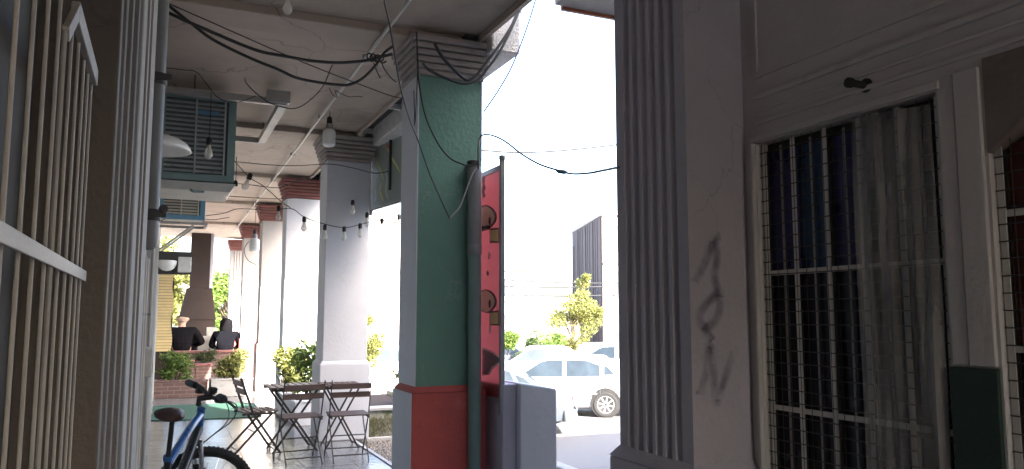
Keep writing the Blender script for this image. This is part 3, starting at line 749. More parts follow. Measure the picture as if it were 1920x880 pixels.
MB().box(-0.352, -0.322, 1.46, 1.50, 0.45, 2.5).build('mullion', 'pillar', wp)
# pale door post and the pipes beyond
dp = thing('door_post', 'pale painted door post beside the brown grey pilaster', 'post', (-0.2, 3.35, 0))
MB().box(-0.3, -0.09, 3.30, 3.42, 0.0, 3.79).build('post', 'leftwall', dp, bevel=0.004)
MB().box(-0.098, -0.082, 3.43, 4.2, 0.0, 3.4).build('door_leaf', 'leftwall', dp)
pi = thing('vent_pipe', 'thick grey pipe with clamps hanging down the left wall', 'pipe', (-0.075, 4.5, 1.85))
pb = Vector((-0.072, 4.5, 0))
MB().lathe([(0.020, 1.845), (0.036, 1.862), (0.042, 1.89), (0.042, 1.98), (0.040, 2.0), (0.040, 3.79)], pb, 20).build('tube', 'pipe_grey', pi, True)
for z in (2.03, 2.77):
    cl = MB().lathe([(0.046, z - 0.03), (0.049, z - 0.026), (0.049, z + 0.026), (0.046, z + 0.03)], pb, 20).build('clamp', 'steel_dark', pi, True)
    MB().box(pb.x - 0.02, pb.x + 0.075, pb.y - 0.065, pb.y - 0.048, z - 0.015, z + 0.02).build('bracket', 'steel_dark', cl, bevel=0.004)
MB().lathe([(0.012, 0), (0.024, 0.004), (0.024, 0.02), (0.014, 0.024)], (pb.x + 0.06, pb.y - 0.07, 2.055), 10, Matrix.Rotation(R(90), 3, 'X')).build('valve_knob', 'steel_dark', pi, True)
for k, (x, y, lab) in enumerate(((-0.086, 4.36, 'thin cream conduit below the grey pipe, nearer one'), (-0.078, 4.52, 'thin cream conduit below the grey pipe, farther one'),
                                 (-0.060, 5.15, 'thin white pipe running floor to ceiling past the grey pipe'))):
    o = thing('conduit', lab, 'pipe', (x, y, 0), 'conduits on the left wall')
    MB().tube([(x, y, 0.02), (x, y, 1.0), (x, y, 1.8 if k < 2 else 3.79)], 0.010 if k < 2 else 0.009, 10).build('tube', 'pipe_white', o, True)
    for z in (0.5, 1.5):
        MB().box(x - 0.03, x + 0.004, y - 0.016, y + 0.016, z, z + 0.014).build('saddle_clip', 'steel_grey', o)
o = thing('junction_box', 'small white junction box low on the left wall', 'box', (-0.06, 5.0, 1.2))
MB().box(-0.098, -0.035, 4.9, 5.06, 1.15, 1.32).build('case', 'steel_white', o, bevel=0.008)
MB().box(-0.034, -0.029, 4.92, 5.04, 1.17, 1.30).build('lid', 'pipe_white', o, bevel=0.002)

# ================================================================== DRAIN PIPE, BANNER, PIER beside the green column
dr = thing('drain_pipe', 'green grey drain pipe running down the front of the green column', 'pipe', (2.265, 5.73, 0))
MB().tube([(2.268, 5.738, 0.02), (2.266, 5.738, 0.91)], 0.052, 20).build('lower_tube', 'pipe_green', dr, True)
MB().tube([(2.266, 5.738, 0.912), (2.262, 5.74, 1.9), (2.258, 5.74, 2.0)], 0.053, 20).build('middle_tube', 'pipe_green', dr, True)
MB().lathe([(0.056, 0), (0.060, 0.01), (0.060, 0.08), (0.056, 0.085)], (2.26, 5.739, 1.98), 20).build('collar', 'pipe_grey', dr, True)
MB().tube([(2.258, 5.739, 2.062), (2.256, 5.739, 2.70)], [0.055, 0.056], 20).build('upper_tube', 'pipe_grey', dr, True)
MB().lathe([(0.060, 0), (0.060, 0.04), (0.050, 0.045)], (2.256, 5.739, 2.698), 20).build('rim', 'steel_dark', dr, True)

BX = 2.43
ban = thing('banner_board', 'narrow red advertising board with cream and yellow cup pictures beside the green column', 'sign', (BX, 5.8, 0.8))
MB().box(BX - 0.004, BX + 0.002, 5.60, 6.30, 0.86, 2.66).build('panel', 'bannerred', ban)
MB().box(BX - 0.016, BX + 0.020, 5.565, 5.598, 0.74, 2.74).build('edge_frame', 'steel_grey', ban, bevel=0.003)
MB().lathe([(0.026, 0), (0.026, 0.03), (0.015, 0.034)], (BX + 0.002, 5.58, 2.741), 12).build('post_cap', 'steel_grey', ban, True)
for (za, zb) in ((2.662, 2.70), (0.82, 0.858)):
    MB().box(BX - 0.012, BX + 0.016, 5.60, 6.30, za, zb).build('rail', 'steel_grey', ban)
MB().box(2.39, 2.418, 5.79, 6.2, 2.2, 2.23).build('bracket', 'steel_dark', ban)
def decal(pts, mat, name, parent, x, edge=None, e=0.0):
    """flat print: outline in photo pixels, laid on the board's own plane"""
    P = [atX(px, py, BX - 0.004) for px, py in pts]
    MB().prism([(p.y, p.z) for p in P], 'x', x - 0.0012, x).build(name, mat, parent)
def blob(cx, cy, rx, ry, n=18, ph=0.0, wob=0.0):
    return [(cx + rx * math.cos(t) * (1 + wob * math.sin(3 * t + ph)), cy + ry * math.sin(t) * (1 + wob * math.cos(4 * t + ph))) for t in [2 * math.pi * i / n for i in range(n)]]
for dy in (0, 155):
    decal(blob(913, 407 + dy + dy * 0.02, 18.2, 22, ph=1, wob=0.05), 'printbrown', 'print', ban, BX - 0.0045)
    decal(blob(912, 407 + dy + dy * 0.02, 15.5, 19.5, ph=1, wob=0.05), 'cream', 'print', ban, BX - 0.006)
    decal(blob(919, 415 + dy, 2.0, 8), 'printbrown', 'print', ban, BX - 0.0075)
    decal([(918, 429 + dy), (935, 427 + dy), (935.5, 456 + dy), (918.5, 455.5 + dy)], 'printbrown', 'print', ban, BX - 0.0045)
    decal([(919.5, 432 + dy), (934, 430.5 + dy), (934.5, 453 + dy), (920, 452.5 + dy)], 'printyellow', 'print', ban, BX - 0.006)
for (x, y, h) in ((917.5, 480, 7), (915, 513, 5), (919, 617, 9)):
    decal(blob(x, y, 2.2, h, 12), 'printwhite' if h != 5 else 'printgrey', 'print', ban, BX - 0.006)
decal([(906, 328), (910, 332), (909, 345), (911, 352), (908, 360), (911, 368), (907, 372), (904, 360), (906, 345), (904, 336)], 'printbrown', 'print', ban, BX - 0.0055)
decal([(905, 650), (921, 658), (938.5, 670), (938.5, 681), (924, 692), (917, 704), (905, 704)], 'printwhite', 'print', ban, BX - 0.0045)
decal([(905, 655), (920, 661.5), (938.5, 673), (938.5, 678), (922, 688.5), (914.5, 702), (905, 702)], 'printgrey', 'print', ban, BX - 0.006)

pr = thing('stair_pier', 'low white plastered pier with sloping top beside the red based column', 'pier', (2.7, 5.7, STREETZ))
MB().prism([(2.55, -0.88), (2.87, -0.88), (2.87, 0.925), (2.55, 0.98)], 'y', 5.5, 6.1).build('body', 'white', pr, bevel=0.012)
MB().box(2.43, 2.548, 5.56, 6.1, -0.88, 0.97).build('return', 'whitegrey', pr, bevel=0.01)

# ================================================================== HANGING SIGN
sg = thing('hanging_sign', 'grey green shop sign with yellow strokes hung under the lintel', 'sign', (2.3, 9.9, 2.85))
A = Vector((2.395, 9.72, 0)); Bn = Vector((2.72, 7.5, 0)); dS = (Bn - A).normalized(); nS = Vector((dS.y, -dS.x, 0))
if nS.x > 0: nS = -nS
def sp(s, z, o=0.0): return A + dS * s + nS * o + Vector((0, 0, z))
ZT, ZB = 3.74, 2.84
def slab(mb, s0, s1, z0, z1, o0, o1):
    vs = [sp(s, z, o) for z in (z0, z1) for o in (o0, o1) for s in (s0, s1)]
    mb.add(vs, [(0, 2, 3, 1), (4, 5, 7, 6), (0, 1, 5, 4), (2, 6, 7, 3), (0, 4, 6, 2), (1, 3, 7, 5)])
    return mb
slab(MB(), 0.03, 2.2, ZB + 0.02, ZT - 0.02, -0.02, 0.0).build('face', 'signface', sg)
slab(slab(MB(), 0.0, 2.24, ZT - 0.012, ZT + 0.004, -0.03, 0.008), 0.0, 2.24, ZB - 0.004, ZB + 0.012, -0.03, 0.012).build('frame', 'steel_dark', sg)
slab(MB(), -0.03, 0.0, ZB - 0.06, ZT + 0.12, -0.03, 0.02).build('post', 'steel_dark', sg)
slab(MB(), 0.62, 0.65, ZB + 0.18, ZT - 0.1, 0.004, 0.03).build('stay', 'steel_dark', sg)
slab(MB(), -0.24, -0.03, ZB + 0.28, ZB + 0.30, 0.0, 0.02).build('bracket', 'steel_dark', sg)
def stroke(pts, wd, mat):
    mb = MB(); P = smooth_path([sp(s, z, 0.003) for s, z in pts], 5)
    for i in range(len(P) - 1):
        d = (P[i + 1] - P[i]).normalized(); a = d.cross(nS).normalized() * wd * (0.4 + 0.6 * math.sin(math.pi * (i + 1) / len(P)))
        mb.add([P[i] + a, P[i] - a, P[i + 1] - a, P[i + 1] + a], [(0, 1, 2, 3)])
    mb.build('painted_stroke', mat, sg)
stroke([(0.12, 3.52), (0.20, 3.42), (0.32, 3.30), (0.40, 3.18)], 0.016, 'sign_yellow')
stroke([(0.10, 3.56), (0.13, 3.50), (0.17, 3.45)], 0.012, 'sign_red')
stroke([(0.34, 3.16), (0.30, 3.05), (0.36, 2.98), (0.40, 2.92)], 0.022, 'sign_yellow')
stroke([(0.50, 3.58), (0.60, 3.46), (0.74, 3.34), (0.9, 3.2)], 0.018, 'sign_yellow')
stroke([(0.48, 3.62), (0.55, 3.56), (0.60, 3.52)], 0.022, 'sign_red')
stroke([(0.46, 3.30), (0.52, 3.16), (0.48, 3.04), (0.56, 2.92)], 0.030, 'sign_pale')
stroke([(0.14, 3.12), (0.17, 3.02), (0.14, 2.94)], 0.024, 'sign_pale')

# ================================================================== COOLERS on the left wall
def cooler(label, x0, x1, y0, y1, z0, z1, body, edge, tray=True, blue=False):
    t = thing('evaporative_cooler', label, 'air cooler', ((x0 + x1) / 2, (y0 + y1) / 2, z0), 'coolers on the shop wall')
    MB().box(x0 + 0.03, x1 - 0.012, y0 + 0.03, y1, z0 + 0.02, z1 - 0.012).build('pads', 'pad', t)
    for (a, b, c, d) in ((x0, x1, z1 - 0.05, z1), (x0, x1, z0, z0 + 0.07), (x1 - 0.075, x1, z0 + 0.071, z1 - 0.051), (x0, x0 + 0.05, z0 + 0.071, z1 - 0.051)):
        MB().box(a, b, y0, y0 + 0.028, c, d).build('frame', edge, t, bevel=0.004)
    MB().box(x1 - 0.010, x1 - 0.002, y0 + 0.03, y1, z0 + 0.002, z1 - 0.002).build('side_panel', edge, t)
    MB().box(x0, x1 - 0.013, y0 + 0.03, y1, z0 - 0.001, z0 + 0.018).build('bottom_panel', body, t)
    for xm in (x0 + 0.05, (x0 + x1) / 2 - 0.03):
        xe = xm + (x1 - x0 - 0.125) / 2 - 0.02
        n = int((z1 - z0 - 0.14) / 0.045)
        for k in range(n):
            z = z0 + 0.085 + k * 0.045
            MB().add([(xm, y0 + 0.006, z), (xe, y0 + 0.006, z), (xe, y0 + 0.026, z + 0.024), (xm, y0 + 0.026, z + 0.024),
                      (xm, y0 + 0.008, z - 0.003), (xe, y0 + 0.008, z - 0.003), (xe, y0 + 0.029, z + 0.022), (xm, y0 + 0.029, z + 0.022)],
                     [(0, 1, 2, 3), (4, 7, 6, 5), (0, 4, 5, 1), (2, 6, 7, 3), (0, 3, 7, 4), (1, 5, 6, 2)]).build('slat', body, t)
        MB().box(xe + 0.002, xe + 0.018, y0 + 0.002, y0 + 0.03, z0 + 0.072, z1 - 0.052).build('stile', body, t)
    if blue:
        MB().box(x1 - 0.36, x1 - 0.16, y0 - 0.008, y0 - 0.001, z1 - 0.20, z1 - 0.165).build('badge', 'blue_metal', t)
    if tray:
        MB().loft([[(x0, y0 - 0.02, z0 - 0.012), (x1 + 0.02, y0 - 0.02, z0 - 0.012), (x1 + 0.02, y1, z0 - 0.012), (x0, y1, z0 - 0.012)],
                   [(x0, y0 + 0.03, z0 - 0.09), (x1 - 0.03, y0 + 0.03, z0 - 0.09), (x1 - 0.03, y1, z0 - 0.09), (x0, y1, z0 - 0.09)]]).build('tray', 'cooler_pale', t, bevel=0.006)
        MB().tube([(x0 + 0.3, y0 + 0.02, z0 - 0.09), (x0 + 0.32, y0 - 0.02, z0 - 0.11), (x0 + 0.42, y0, z0 - 0.105)], 0.012, 8).build('hose', 'teal', t, True)
    return t
cooler('large teal framed cooler with louvres high on the left wall', -0.09, 0.60, 8.0, 8.75, 2.80, 3.66, 'cooler_grey', 'teal', True, True)
c2 = cooler('smaller pale cooler with blue side farther along the left wall', -0.09, 0.56, 12.9, 13.5, 2.98, 3.66, 'cooler_pale', 'blue_metal', False)
sh = thing('cooler_shelf', 'steel bracket shelf under the smaller blue sided cooler', 'bracket', (0.2, 13.2, 2.9))
MB().box(-0.09, 0.60, 12.88, 12.92, 2.90, 2.94).box(-0.09, 0.60, 13.46, 13.50, 2.90, 2.94).box(0.56, 0.60, 12.921, 13.459, 2.90, 2.94).build('shelf_frame', 'steel_grey', sh)
for y in (12.9, 13.48):
    MB().bar((-0.09, y, 2.48), (0.40, y, 2.90), 0.03, 0.03).build('strut', 'steel_grey', sh)
# angle-iron frame under the ceiling
af = thing('angle_iron_frame', 'rusty angle iron frame hung under the ceiling over the large cooler', 'frame', (0.5, 8.4, 3.6))
MB().box(-0.09, 1.06, 7.80, 7.86, 3.585, 3.65).build('front_rail', 'steel_grey', af)
MB().box(0.86, 1.08, 7.76, 7.84, 3.60, 3.72).build('splice_plate', 'steel_grey', af)
MB().box(0.98, 1.06, 7.861, 9.62, 3.575, 3.64).build('side_rail', 'cooler_pale', af)
MB().box(0.45, 1.06, 9.621, 9.68, 3.575, 3.64).build('rear_rail', 'steel_grey', af)
for (x, y) in ((0.2, 7.83), (1.02, 8.2), (1.02, 9.5), (0.6, 9.65)):
    MB().tube([(x, y, 3.64), (x, y, 3.80)], 0.006, 6).build('hanger', 'steel_dark', af)
# ceiling conduit pipe
cp = thing('ceiling_conduit', 'long pale conduit pipe fixed along the ceiling', 'pipe', (1.5, 12, 3.77))
for k in range(6):
    y0 = 1.0 + k * 3.4; y1 = y0 + 3.4
    MB().tube([(1.45 + 0.010 * k, y0, 3.775), (1.46 + 0.010 * (k + 1), y1 - 0.01, 3.775)] if False else [(1.45 + 0.010 * y0, y0, 3.715), (1.45 + 0.010 * y1, y1 - 0.004, 3.715)], 0.016, 10).build('length', 'pipe_white', cp, True)
for k in range(9):
    y = 2.0 + k * 2.2
    MB().box(1.45 + 0.01 * y - 0.03, 1.45 + 0.01 * y + 0.03, y, y + 0.02, 3.698, 3.735).build('clip', 'steel_grey', cp)

# half dome lamp shade and flood lamp on the left wall
ls = thing('wall_lamp_shade', 'curved white half dome lamp shade on the left wall in front of the large cooler', 'lamp', (0.1, 6.7, 2.9))
pts = []
Yl = 6.7
c0 = atY(286, 268, Yl); c1 = atY(362, 268, Yl); top = atY(300, 238, Yl)
W_ = c1.x - c0.x; H_ = top.z - c0.z
rings = []
for k in range(7):
    a = k / 6 * math.pi / 2
    rings.append([(c0.x + 0.0 + W_ * math.sin(a + 0.0) * (1 if j else 1) * 1.0, Yl + 0.22 * math.sin(j / 8 * math.pi - math.pi / 2), c0.z + H_ * math.cos(a)) for j in range(9)])
mbs = MB()
vs = []; fs = []
for k in range(9):
    a = k / 8 * math.pi / 2
    for j in range(13):
        t = j / 12 * math.pi - math.pi / 2
        rr_ = math.sin(a)
        vs.append((c0.x + W_ * rr_ * math.cos(t), Yl + 0.30 + 0.30 * rr_ * math.sin(t), c0.z + H_ * math.cos(a)))
for k in range(8):
    for j in range(12):
        q = k * 13 + j; fs.append((q, q + 1, q + 14, q + 13))
so = mbs.add(vs, fs).build('shade', 'ledwhite', ls, True)
sm = so.modifiers.new('thickness', 'SOLIDIFY'); sm.thickness = 0.012
MB().box(-0.098, 0.0, Yl + 0.24, Yl + 0.36, c0.z + H_ * 0.75, c0.z + H_ * 1.12).build('wall_mount', 'steel_grey', ls, bevel=0.006)
fl_ = thing('flood_lamp', 'flood lamp with pale round reflector and white box below the smaller cooler', 'lamp', (0.2, 12.4, 2.3))
q = atY(313, 493, 12.4)
MB().lathe([(0.01, -0.12), (0.06, -0.11), (0.105, -0.075), (0.132, -0.02), (0.135, 0.03), (0.11, 0.035)], q, 18).build('reflector', 'ledwhite', fl_, True)
MB().box(q.x + 0.15, q.x + 0.33, 12.36, 12.55, q.z - 0.13, q.z + 0.09).build('white_box', 'steel_white', fl_, bevel=0.01)
MB().box(-0.098, q.x + 0.34, 12.552, 12.60, q.z - 0.16, q.z + 0.18).build('back_plate', 'steel_dark', fl_)
MB().tube([(q.x + 0.33, 12.45, q.z), (q.x + 0.36, 12.45, q.z)], 0.02, 8).build('gland', 'steel_dark', fl_)

# cream roller shutter standing out from the wall
rs = thing('slatted_shutter', 'sunlit cream slatted shutter at the far end of the left wall', 'shutter', (0.1, 18.0, 0))
for k in range(30):
    z = 0.75 + k * 0.062
    MB().box(-0.09, 0.215 + 0.02 * math.sin(k * 0.5), 18.0, 18.02 + 0.006 * (k % 2), z, z + 0.055).build('slat', 'shutter', rs)
MB().box(-0.095, 0.225, 18.028, 18.06, 0.0, 2.66).build('backing', 'hood', rs)

# ================================================================== BULBS AND CABLES
def bulb(px, py, Y, drop_to=None, kind='bulb', label='', r=0.030, tilt=0.0):
    p = atY(px, py, Y)                       # centre of the glass
    t = thing('light_bulb', label, 'light bulb', p, 'bulbs hung under the ceiling')
    Q = Matrix.Rotation(tilt, 3, 'Y'); r0 = r
    def L(prof): return [(a * r / 0.03, b * r / 0.03) for a, b in prof]
    if kind == 'led':
        MB().lathe(L([(0.002, -0.044), (0.020, -0.043), (0.030, -0.034), (0.030, 0.024), (0.026, 0.034), (0.016, 0.040)]), p, 18, Q).build('diffuser', 'ledwhite', t, True)
        MB().lathe(L([(0.016, 0.040), (0.017, 0.058), (0.012, 0.066), (0.010, 0.066)]), p, 14, Q).build('cap', 'steel_grey', t, True)
    elif kind == 'empty':
        pass
    else:
        MB().lathe(L([(0.001, -0.034), (0.012, -0.032), (0.024, -0.020), (0.029, -0.004), (0.027, 0.010), (0.019, 0.030), (0.014, 0.045), (0.013, 0.052)]), p, 16, Q).build('glass', 'bulbglass', t, True)
        MB().lathe(L([(0.013, 0.052), (0.013, 0.070)]), p, 12, Q).build('cap', 'brass', t, True)
    if kind == 'led': r = min(r, 0.045)
    p = p + (Q @ Vector((0, 0, 0.066 * (r0 - r) / 0.03)) if kind == 'led' else Vector((0, 0, 0)))
    MB().lathe(L([(0.014, 0.062), (0.020, 0.064), (0.020, 0.105), (0.012, 0.118), (0.005, 0.120)]), p, 14, Q).build('socket', 'black', t, True)
    top = p + Q @ Vector((0, 0, 0.118 * r / 0.03))
    if drop_to:
        MB().tube([top, (top.x + 0.004, top.y, (top.z + drop_to) / 2), (top.x, top.y, drop_to)], 0.004, 6).build('flex', 'cable', t)
    return top
bulb(539, 17, 5.2, 3.74, label='clear bulb at the top edge close under the ceiling', r=0.034)
bulb(617, 258, 8.6, 3.79, 'led', 'large white lamp hanging on a flex in front of the grey capital', r=0.072)
bulb(391, 289, 7.6, 3.58, label='bulb hanging in front of the large teal cooler', r=0.040)
bulb(441, 362, 9.2, 3.3, 'empty', 'empty black lamp socket dangling right of the large cooler', r=0.036)
bulb(460, 350, 9.2, None, label='bulb with black socket tilted below the ceiling conduit', r=0.042, tilt=0.35)
strg = [(522, 408, 'string bulb in front of the dark red capital'), (570, 428, 'string bulb left of the white column'), (609, 443, 'string bulb over the left edge of the white column'),
        (645, 446, 'string bulb over the right edge of the white column'), (675, 440, 'string bulb just right of the white column'), (716, 430, 'string bulb below the middle of the hanging sign'),
        (748, 422, 'string bulb at the edge of the green column')]
tops = []
for (x, y, lab) in strg:
    tops.append(bulb(x, y, 9.1, None, label=lab, r=0.034))
bulb(661, 396, 9.2, None, label='dark bulb beside the white column under the sign bracket', r=0.034)
bulb(688, 420, 9.3, None, label='bulb at the lower corner of the hanging sign', r=0.036)
bulb(477, 459, 14.0, 3.5, 'led', 'far white globe lamp in front of the red capital', r=0.085)

NCAB = [0]
def cable(pxs, Y, r, label, mat='cable', sub=6, extra=None):
    """pxs: photo points; Y: depth of the plane the cable hangs in, or a (start, end) pair run through linearly"""
    n = len(pxs); P = []
    for i, (x, y) in enumerate(pxs):
        yy = Y if not isinstance(Y, tuple) else Y[0] + (Y[1] - Y[0]) * i / (n - 1)
        P.append(atY(x, y, yy))
    P = smooth_path(P, sub)
    o = MB().tube(P, r, 6).build('hanging_cable', mat, smooth=True)
    return tag(o, label, 'cable', 'cables slung under the arcade roof', 'thing')
cable([(300, -12), (305, 0), (330, 22), (362, 47), (392, 70), (430, 91), (480, 114), (520, 130), (555, 146), (592, 154), (630, 159), (655, 159), (680, 147), (705, 122), (720, 100), (737, 87)], 5.6, 0.011, 'lowest thick black cable sagging across the ceiling to the green column')
cable([(297, 17), (317, 25), (345, 38), (375, 51), (410, 66), (455, 85), (492, 98), (530, 105), (580, 114), (630, 118), (668, 116), (692, 113), (710, 108), (735, 102)], 5.55, 0.012, 'upper thick black cable ending in a knot at the green column')
cable([(312, 5), (380, 35), (455, 68), (530, 101), (605, 132), (665, 155), (730, 179), (752, 184)], (5.6, 6.0), 0.0042, 'thin straight wire crossing the thick cables under the ceiling')
cable([(288, 124), (340, 131), (367, 135), (387, 157), (410, 184), (442, 192), (465, 186), (480, 180)], 7.0, 0.004, 'loose thin wire stapled under the ceiling above the large cooler')
cable([(459, 146), (462, 156), (480, 175), (502, 191), (522, 199), (550, 204), (575, 193), (605, 163), (622, 125), (640, 105)], 7.0, 0.005, 'wire drooping from the ceiling hook to the conduit')
cable([(296, -5), (302, 8), (302, 20), (297, 32), (290, 38)], 5.4, 0.006, 'short looped wire at the top left corner')
cable([(617, 165), (622, 175), (632, 183), (628, 170), (640, 176), (655, 182), (668, 181), (680, 182)], 7.4, 0.0035, 'crumpled wire end below the conduit')
cable([(718, -15), (720, 0), (730, 44), (741, 109), (752, 169), (768, 224), (785, 267), (804, 322), (825, 371), (843, 410)], (4.7, 5.6), 0.0055, 'long black wire slanting down across the green column')
cable([(843, 410), (852, 400), (862, 388), (875, 355), (884, 330), (894, 315)], 5.6, 0.006, 'bare grey wire rising from the slack point to the drain pipe', 'cable_grey')
cable([(781, 60), (783, 110), (786, 158), (798, 218), (820, 267), (842, 295), (862, 306), (880, 311), (893, 306)], 5.62, 0.007, 'black cable running down the green face to the drain pipe top')
cable([(776, 170), (777, 205), (778, 235), (782, 160), (783, 130)], 5.66, 0.004, 'short wire hugging the corner of the green column')
cable([(985, -20), (978, 0), (962, 44), (935, 87), (907, 125), (891, 144), (875, 150), (858, 137), (831, 109), (815, 82)], 5.5, 0.013, 'thick black cable looping up past the ribbed capital')
cable([(990, -20), (980, 0), (968, 33), (940, 92), (915, 128), (896, 150), (869, 157), (836, 147), (804, 131), (792, 118)], 5.45, 0.011, 'second thick cable looping below the ribbed capital')
cable([(1008, -15), (1004, 0), (989, 49), (962, 120), (935, 169), (907, 210)], 5.6, 0.0065, 'thin blue wire hanging against the sky', 'cable_blue')
cable([(897, 330), (897, 275), (902, 256), (918, 253), (945, 264), (978, 289), (1011, 308), (1044, 319), (1071, 326), (1103, 325), (1130, 320), (1160, 314)], (5.75, 2.84), 0.006, 'grey black cable swinging from the green column to the fluted column')
kn = atY(1053, 322, 3.95)
cable([(904, 282), (967, 286), (1033, 284), (1100, 278), (1160, 271)], (9.0, 9.0), 0.013, 'thin wire stretched against the sky above the parked cars')
cable([(425, 302), (512, 310), (560, 311), (618, 308), (665, 316), (702, 325), (731, 320), (755, 306)], 9.15, 0.005, 'wire strung across the white column face to the sign')
cable([(425, 285), (460, 325), (475, 338), (495, 350), (527, 378), (545, 390)] , 9.15, 0.005, 'wire slanting down under the ceiling conduit to the string bulbs')
cable([(520, 393), (548, 392), (572, 408), (611, 421), (647, 427), (676, 421), (716, 411), (750, 402)], 9.1, 0.005, 'wire carrying the row of string bulbs')
cable([(428, 343), (470, 347), (524, 352), (560, 338), (590, 328)], 11.5, 0.006, 'slack wire below the dark red capital')
cable([(428, 368), (475, 371), (520, 373), (575, 370)], 12.5, 0.006, 'level wire across the dark red capital')
cable([(385, 405), (420, 400), (445, 392), (478, 393), (522, 396)], 13.5, 0.007, 'low slack wire leading toward the far capital')
cable([(480, 445), (465, 455), (458, 470), (465, 488), (483, 498)], 15.5, 0.008, 'loose wire curl hanging on the far white column')
cable([(300, 415), (345, 398), (390, 412), (430, 408)], 13.0, 0.006, 'wire drooping in front of the smaller cooler')
# knots and tape on the cables
def knot(name, label, p, n, r, rad, seed):
    rg = random.Random(seed); P = []
    for i in range(n * 10):
        a = i / 10 * 2 * math.pi
        P.append(p + Vector((math.cos(a) * rad + (i / (n * 10) - .5) * rad * 4, rg.gauss(0, rad * .2), math.sin(a) * rad * rg.uniform(.7, 1.1))))
    tag(MB().tube(smooth_path(P, 2), r, 6).build(name, 'cable', smooth=True), label, 'cable', kind='thing')
knot('cable_coil', 'knotted coil of black cable beside the top of the green column', atY(705, 109, 5.55), 4, 0.006, 0.028, 4)
o = MB().tube([kn - Vector((0.035, 0, -0.004)), kn - Vector((0.02, 0, 0)), kn + Vector((0.02, 0, -0.002)), kn + Vector((0.035, 0, -0.002))], [0.007, 0.013, 0.013, 0.007], 8).build('tape_splice', 'black', smooth=True)
tag(o, 'black taped splice on the cable against the sky', 'tape', kind='thing')
for (pts, lab) in (([(700, 118), (706, 132), (713, 147)], 'short loose wire end left of the long slanting wire'), ([(714, 115), (722, 132), (735, 148), (743, 154)], 'longer loose wire end at the green column')):
    cable(pts, 5.55, 0.004, lab)

# ================================================================== FOLDING CHAIRS AND TABLES
def make_chair():
    t = thing('folding_chair', 'x', 'chair', (0, 0, 0), 'folding bistro chairs')
    for s in (-1, 1):
        MB().bar((s * .205, -.20, .83), (s * .205, -.06, .45), .008, .024, (0, 1, 0)).bar((s * .205, -.06, .452), (s * .205, .25, .0), .008, .024, (0, 1, 0)).build('back_leg', 'iron', t)
        MB().bar((s * .180, .16, .445), (s * .180, -.26, .0), .008, .024, (0, 1, 0)).build('front_leg', 'iron', t)
        MB().bar((s * .192, -.17, .440), (s * .192, .19, .440), .008, .022).build('seat_rail', 'iron', t)
    for (y, z, w) in ((.20, .075, .40), (-.20, .065, .352), (-.02, .24, .352)):
        MB().tube([(-w / 2, y, z), (w / 2, y, z)], .006, 8).build('stretcher', 'iron', t)
    for k in range(6):
        y = -.165 + k * .066
        MB().box(-.205, .205, y, y + .046, .453, .469).build('seat_slat', 'wood', t, bevel=.004)
    for z in (.765, .675):
        d = (z - .45) / .38 * -.14 - .06
        MB().bar((-.205, d - .008, z + .0), (.205, d - .008, z), .014, .058).build('back_slat', 'wood', t, bevel=.004)
    return t
def make_table():
    t = thing('folding_table', 'x', 'table', (0, 0, 0), 'folding bistro tables')
    for k in range(7):
        x = -.29 + k * .083
        MB().box(x, x + .066, -.29, .29, .700, .718).build('top_slat', 'wood', t, bevel=.004)
    for y in (-.25, .25):
        MB().box(-.285, .285, y - .012, y + .012, .672, .698).build('top_rail', 'iron', t)
        MB().bar((-.23, y * .86, .672), (.24, y * .86, .0), .009, .024, (1, 0, 0)).build('leg', 'iron', t)
        MB().bar((.23, y * .78, .672), (-.24, y * .78, .0), .009, .024, (1, 0, 0)).build('leg', 'iron', t)
    for (x, w) in ((.215, .40), (-.215, .36)):
        MB().tube([(x, -w / 2, .04), (x, w / 2, .04)], .006, 8).build('stretcher', 'iron', t)
    return t
ch = make_chair()
spots = [((1.36, 8.38), R(4), 'folding slatted chair with its back to the viewer, left of the white column'),
         ((1.86, 8.36), R(-3), 'folding slatted chair standing in front of the white column'),
         ((0.98, 9.10), R(-82), 'folding slatted chair seen from the side at the left of the tables')]
for i, (xy, a, lab) in enumerate(spots):
    o = ch if i == 0 else copy_tree(ch)
    o.location = (xy[0], xy[1], 0.001); o.rotation_euler = (0, 0, a); o['label'] = lab
tb = make_table()
for i, (xy, a, lab) in enumerate([((1.40, 9.12), R(2), 'folding table with slatted wooden top left of the white column'), ((1.93, 9.10), R(-2), 'folding table pushed against the white column')]):
    o = tb if i == 0 else copy_tree(tb)
    o.location = (xy[0], xy[1], 0.001); o.rotation_euler = (0, 0, a); o['label'] = lab
    if i == 1: o.scale = (0.78, 0.85, 1)

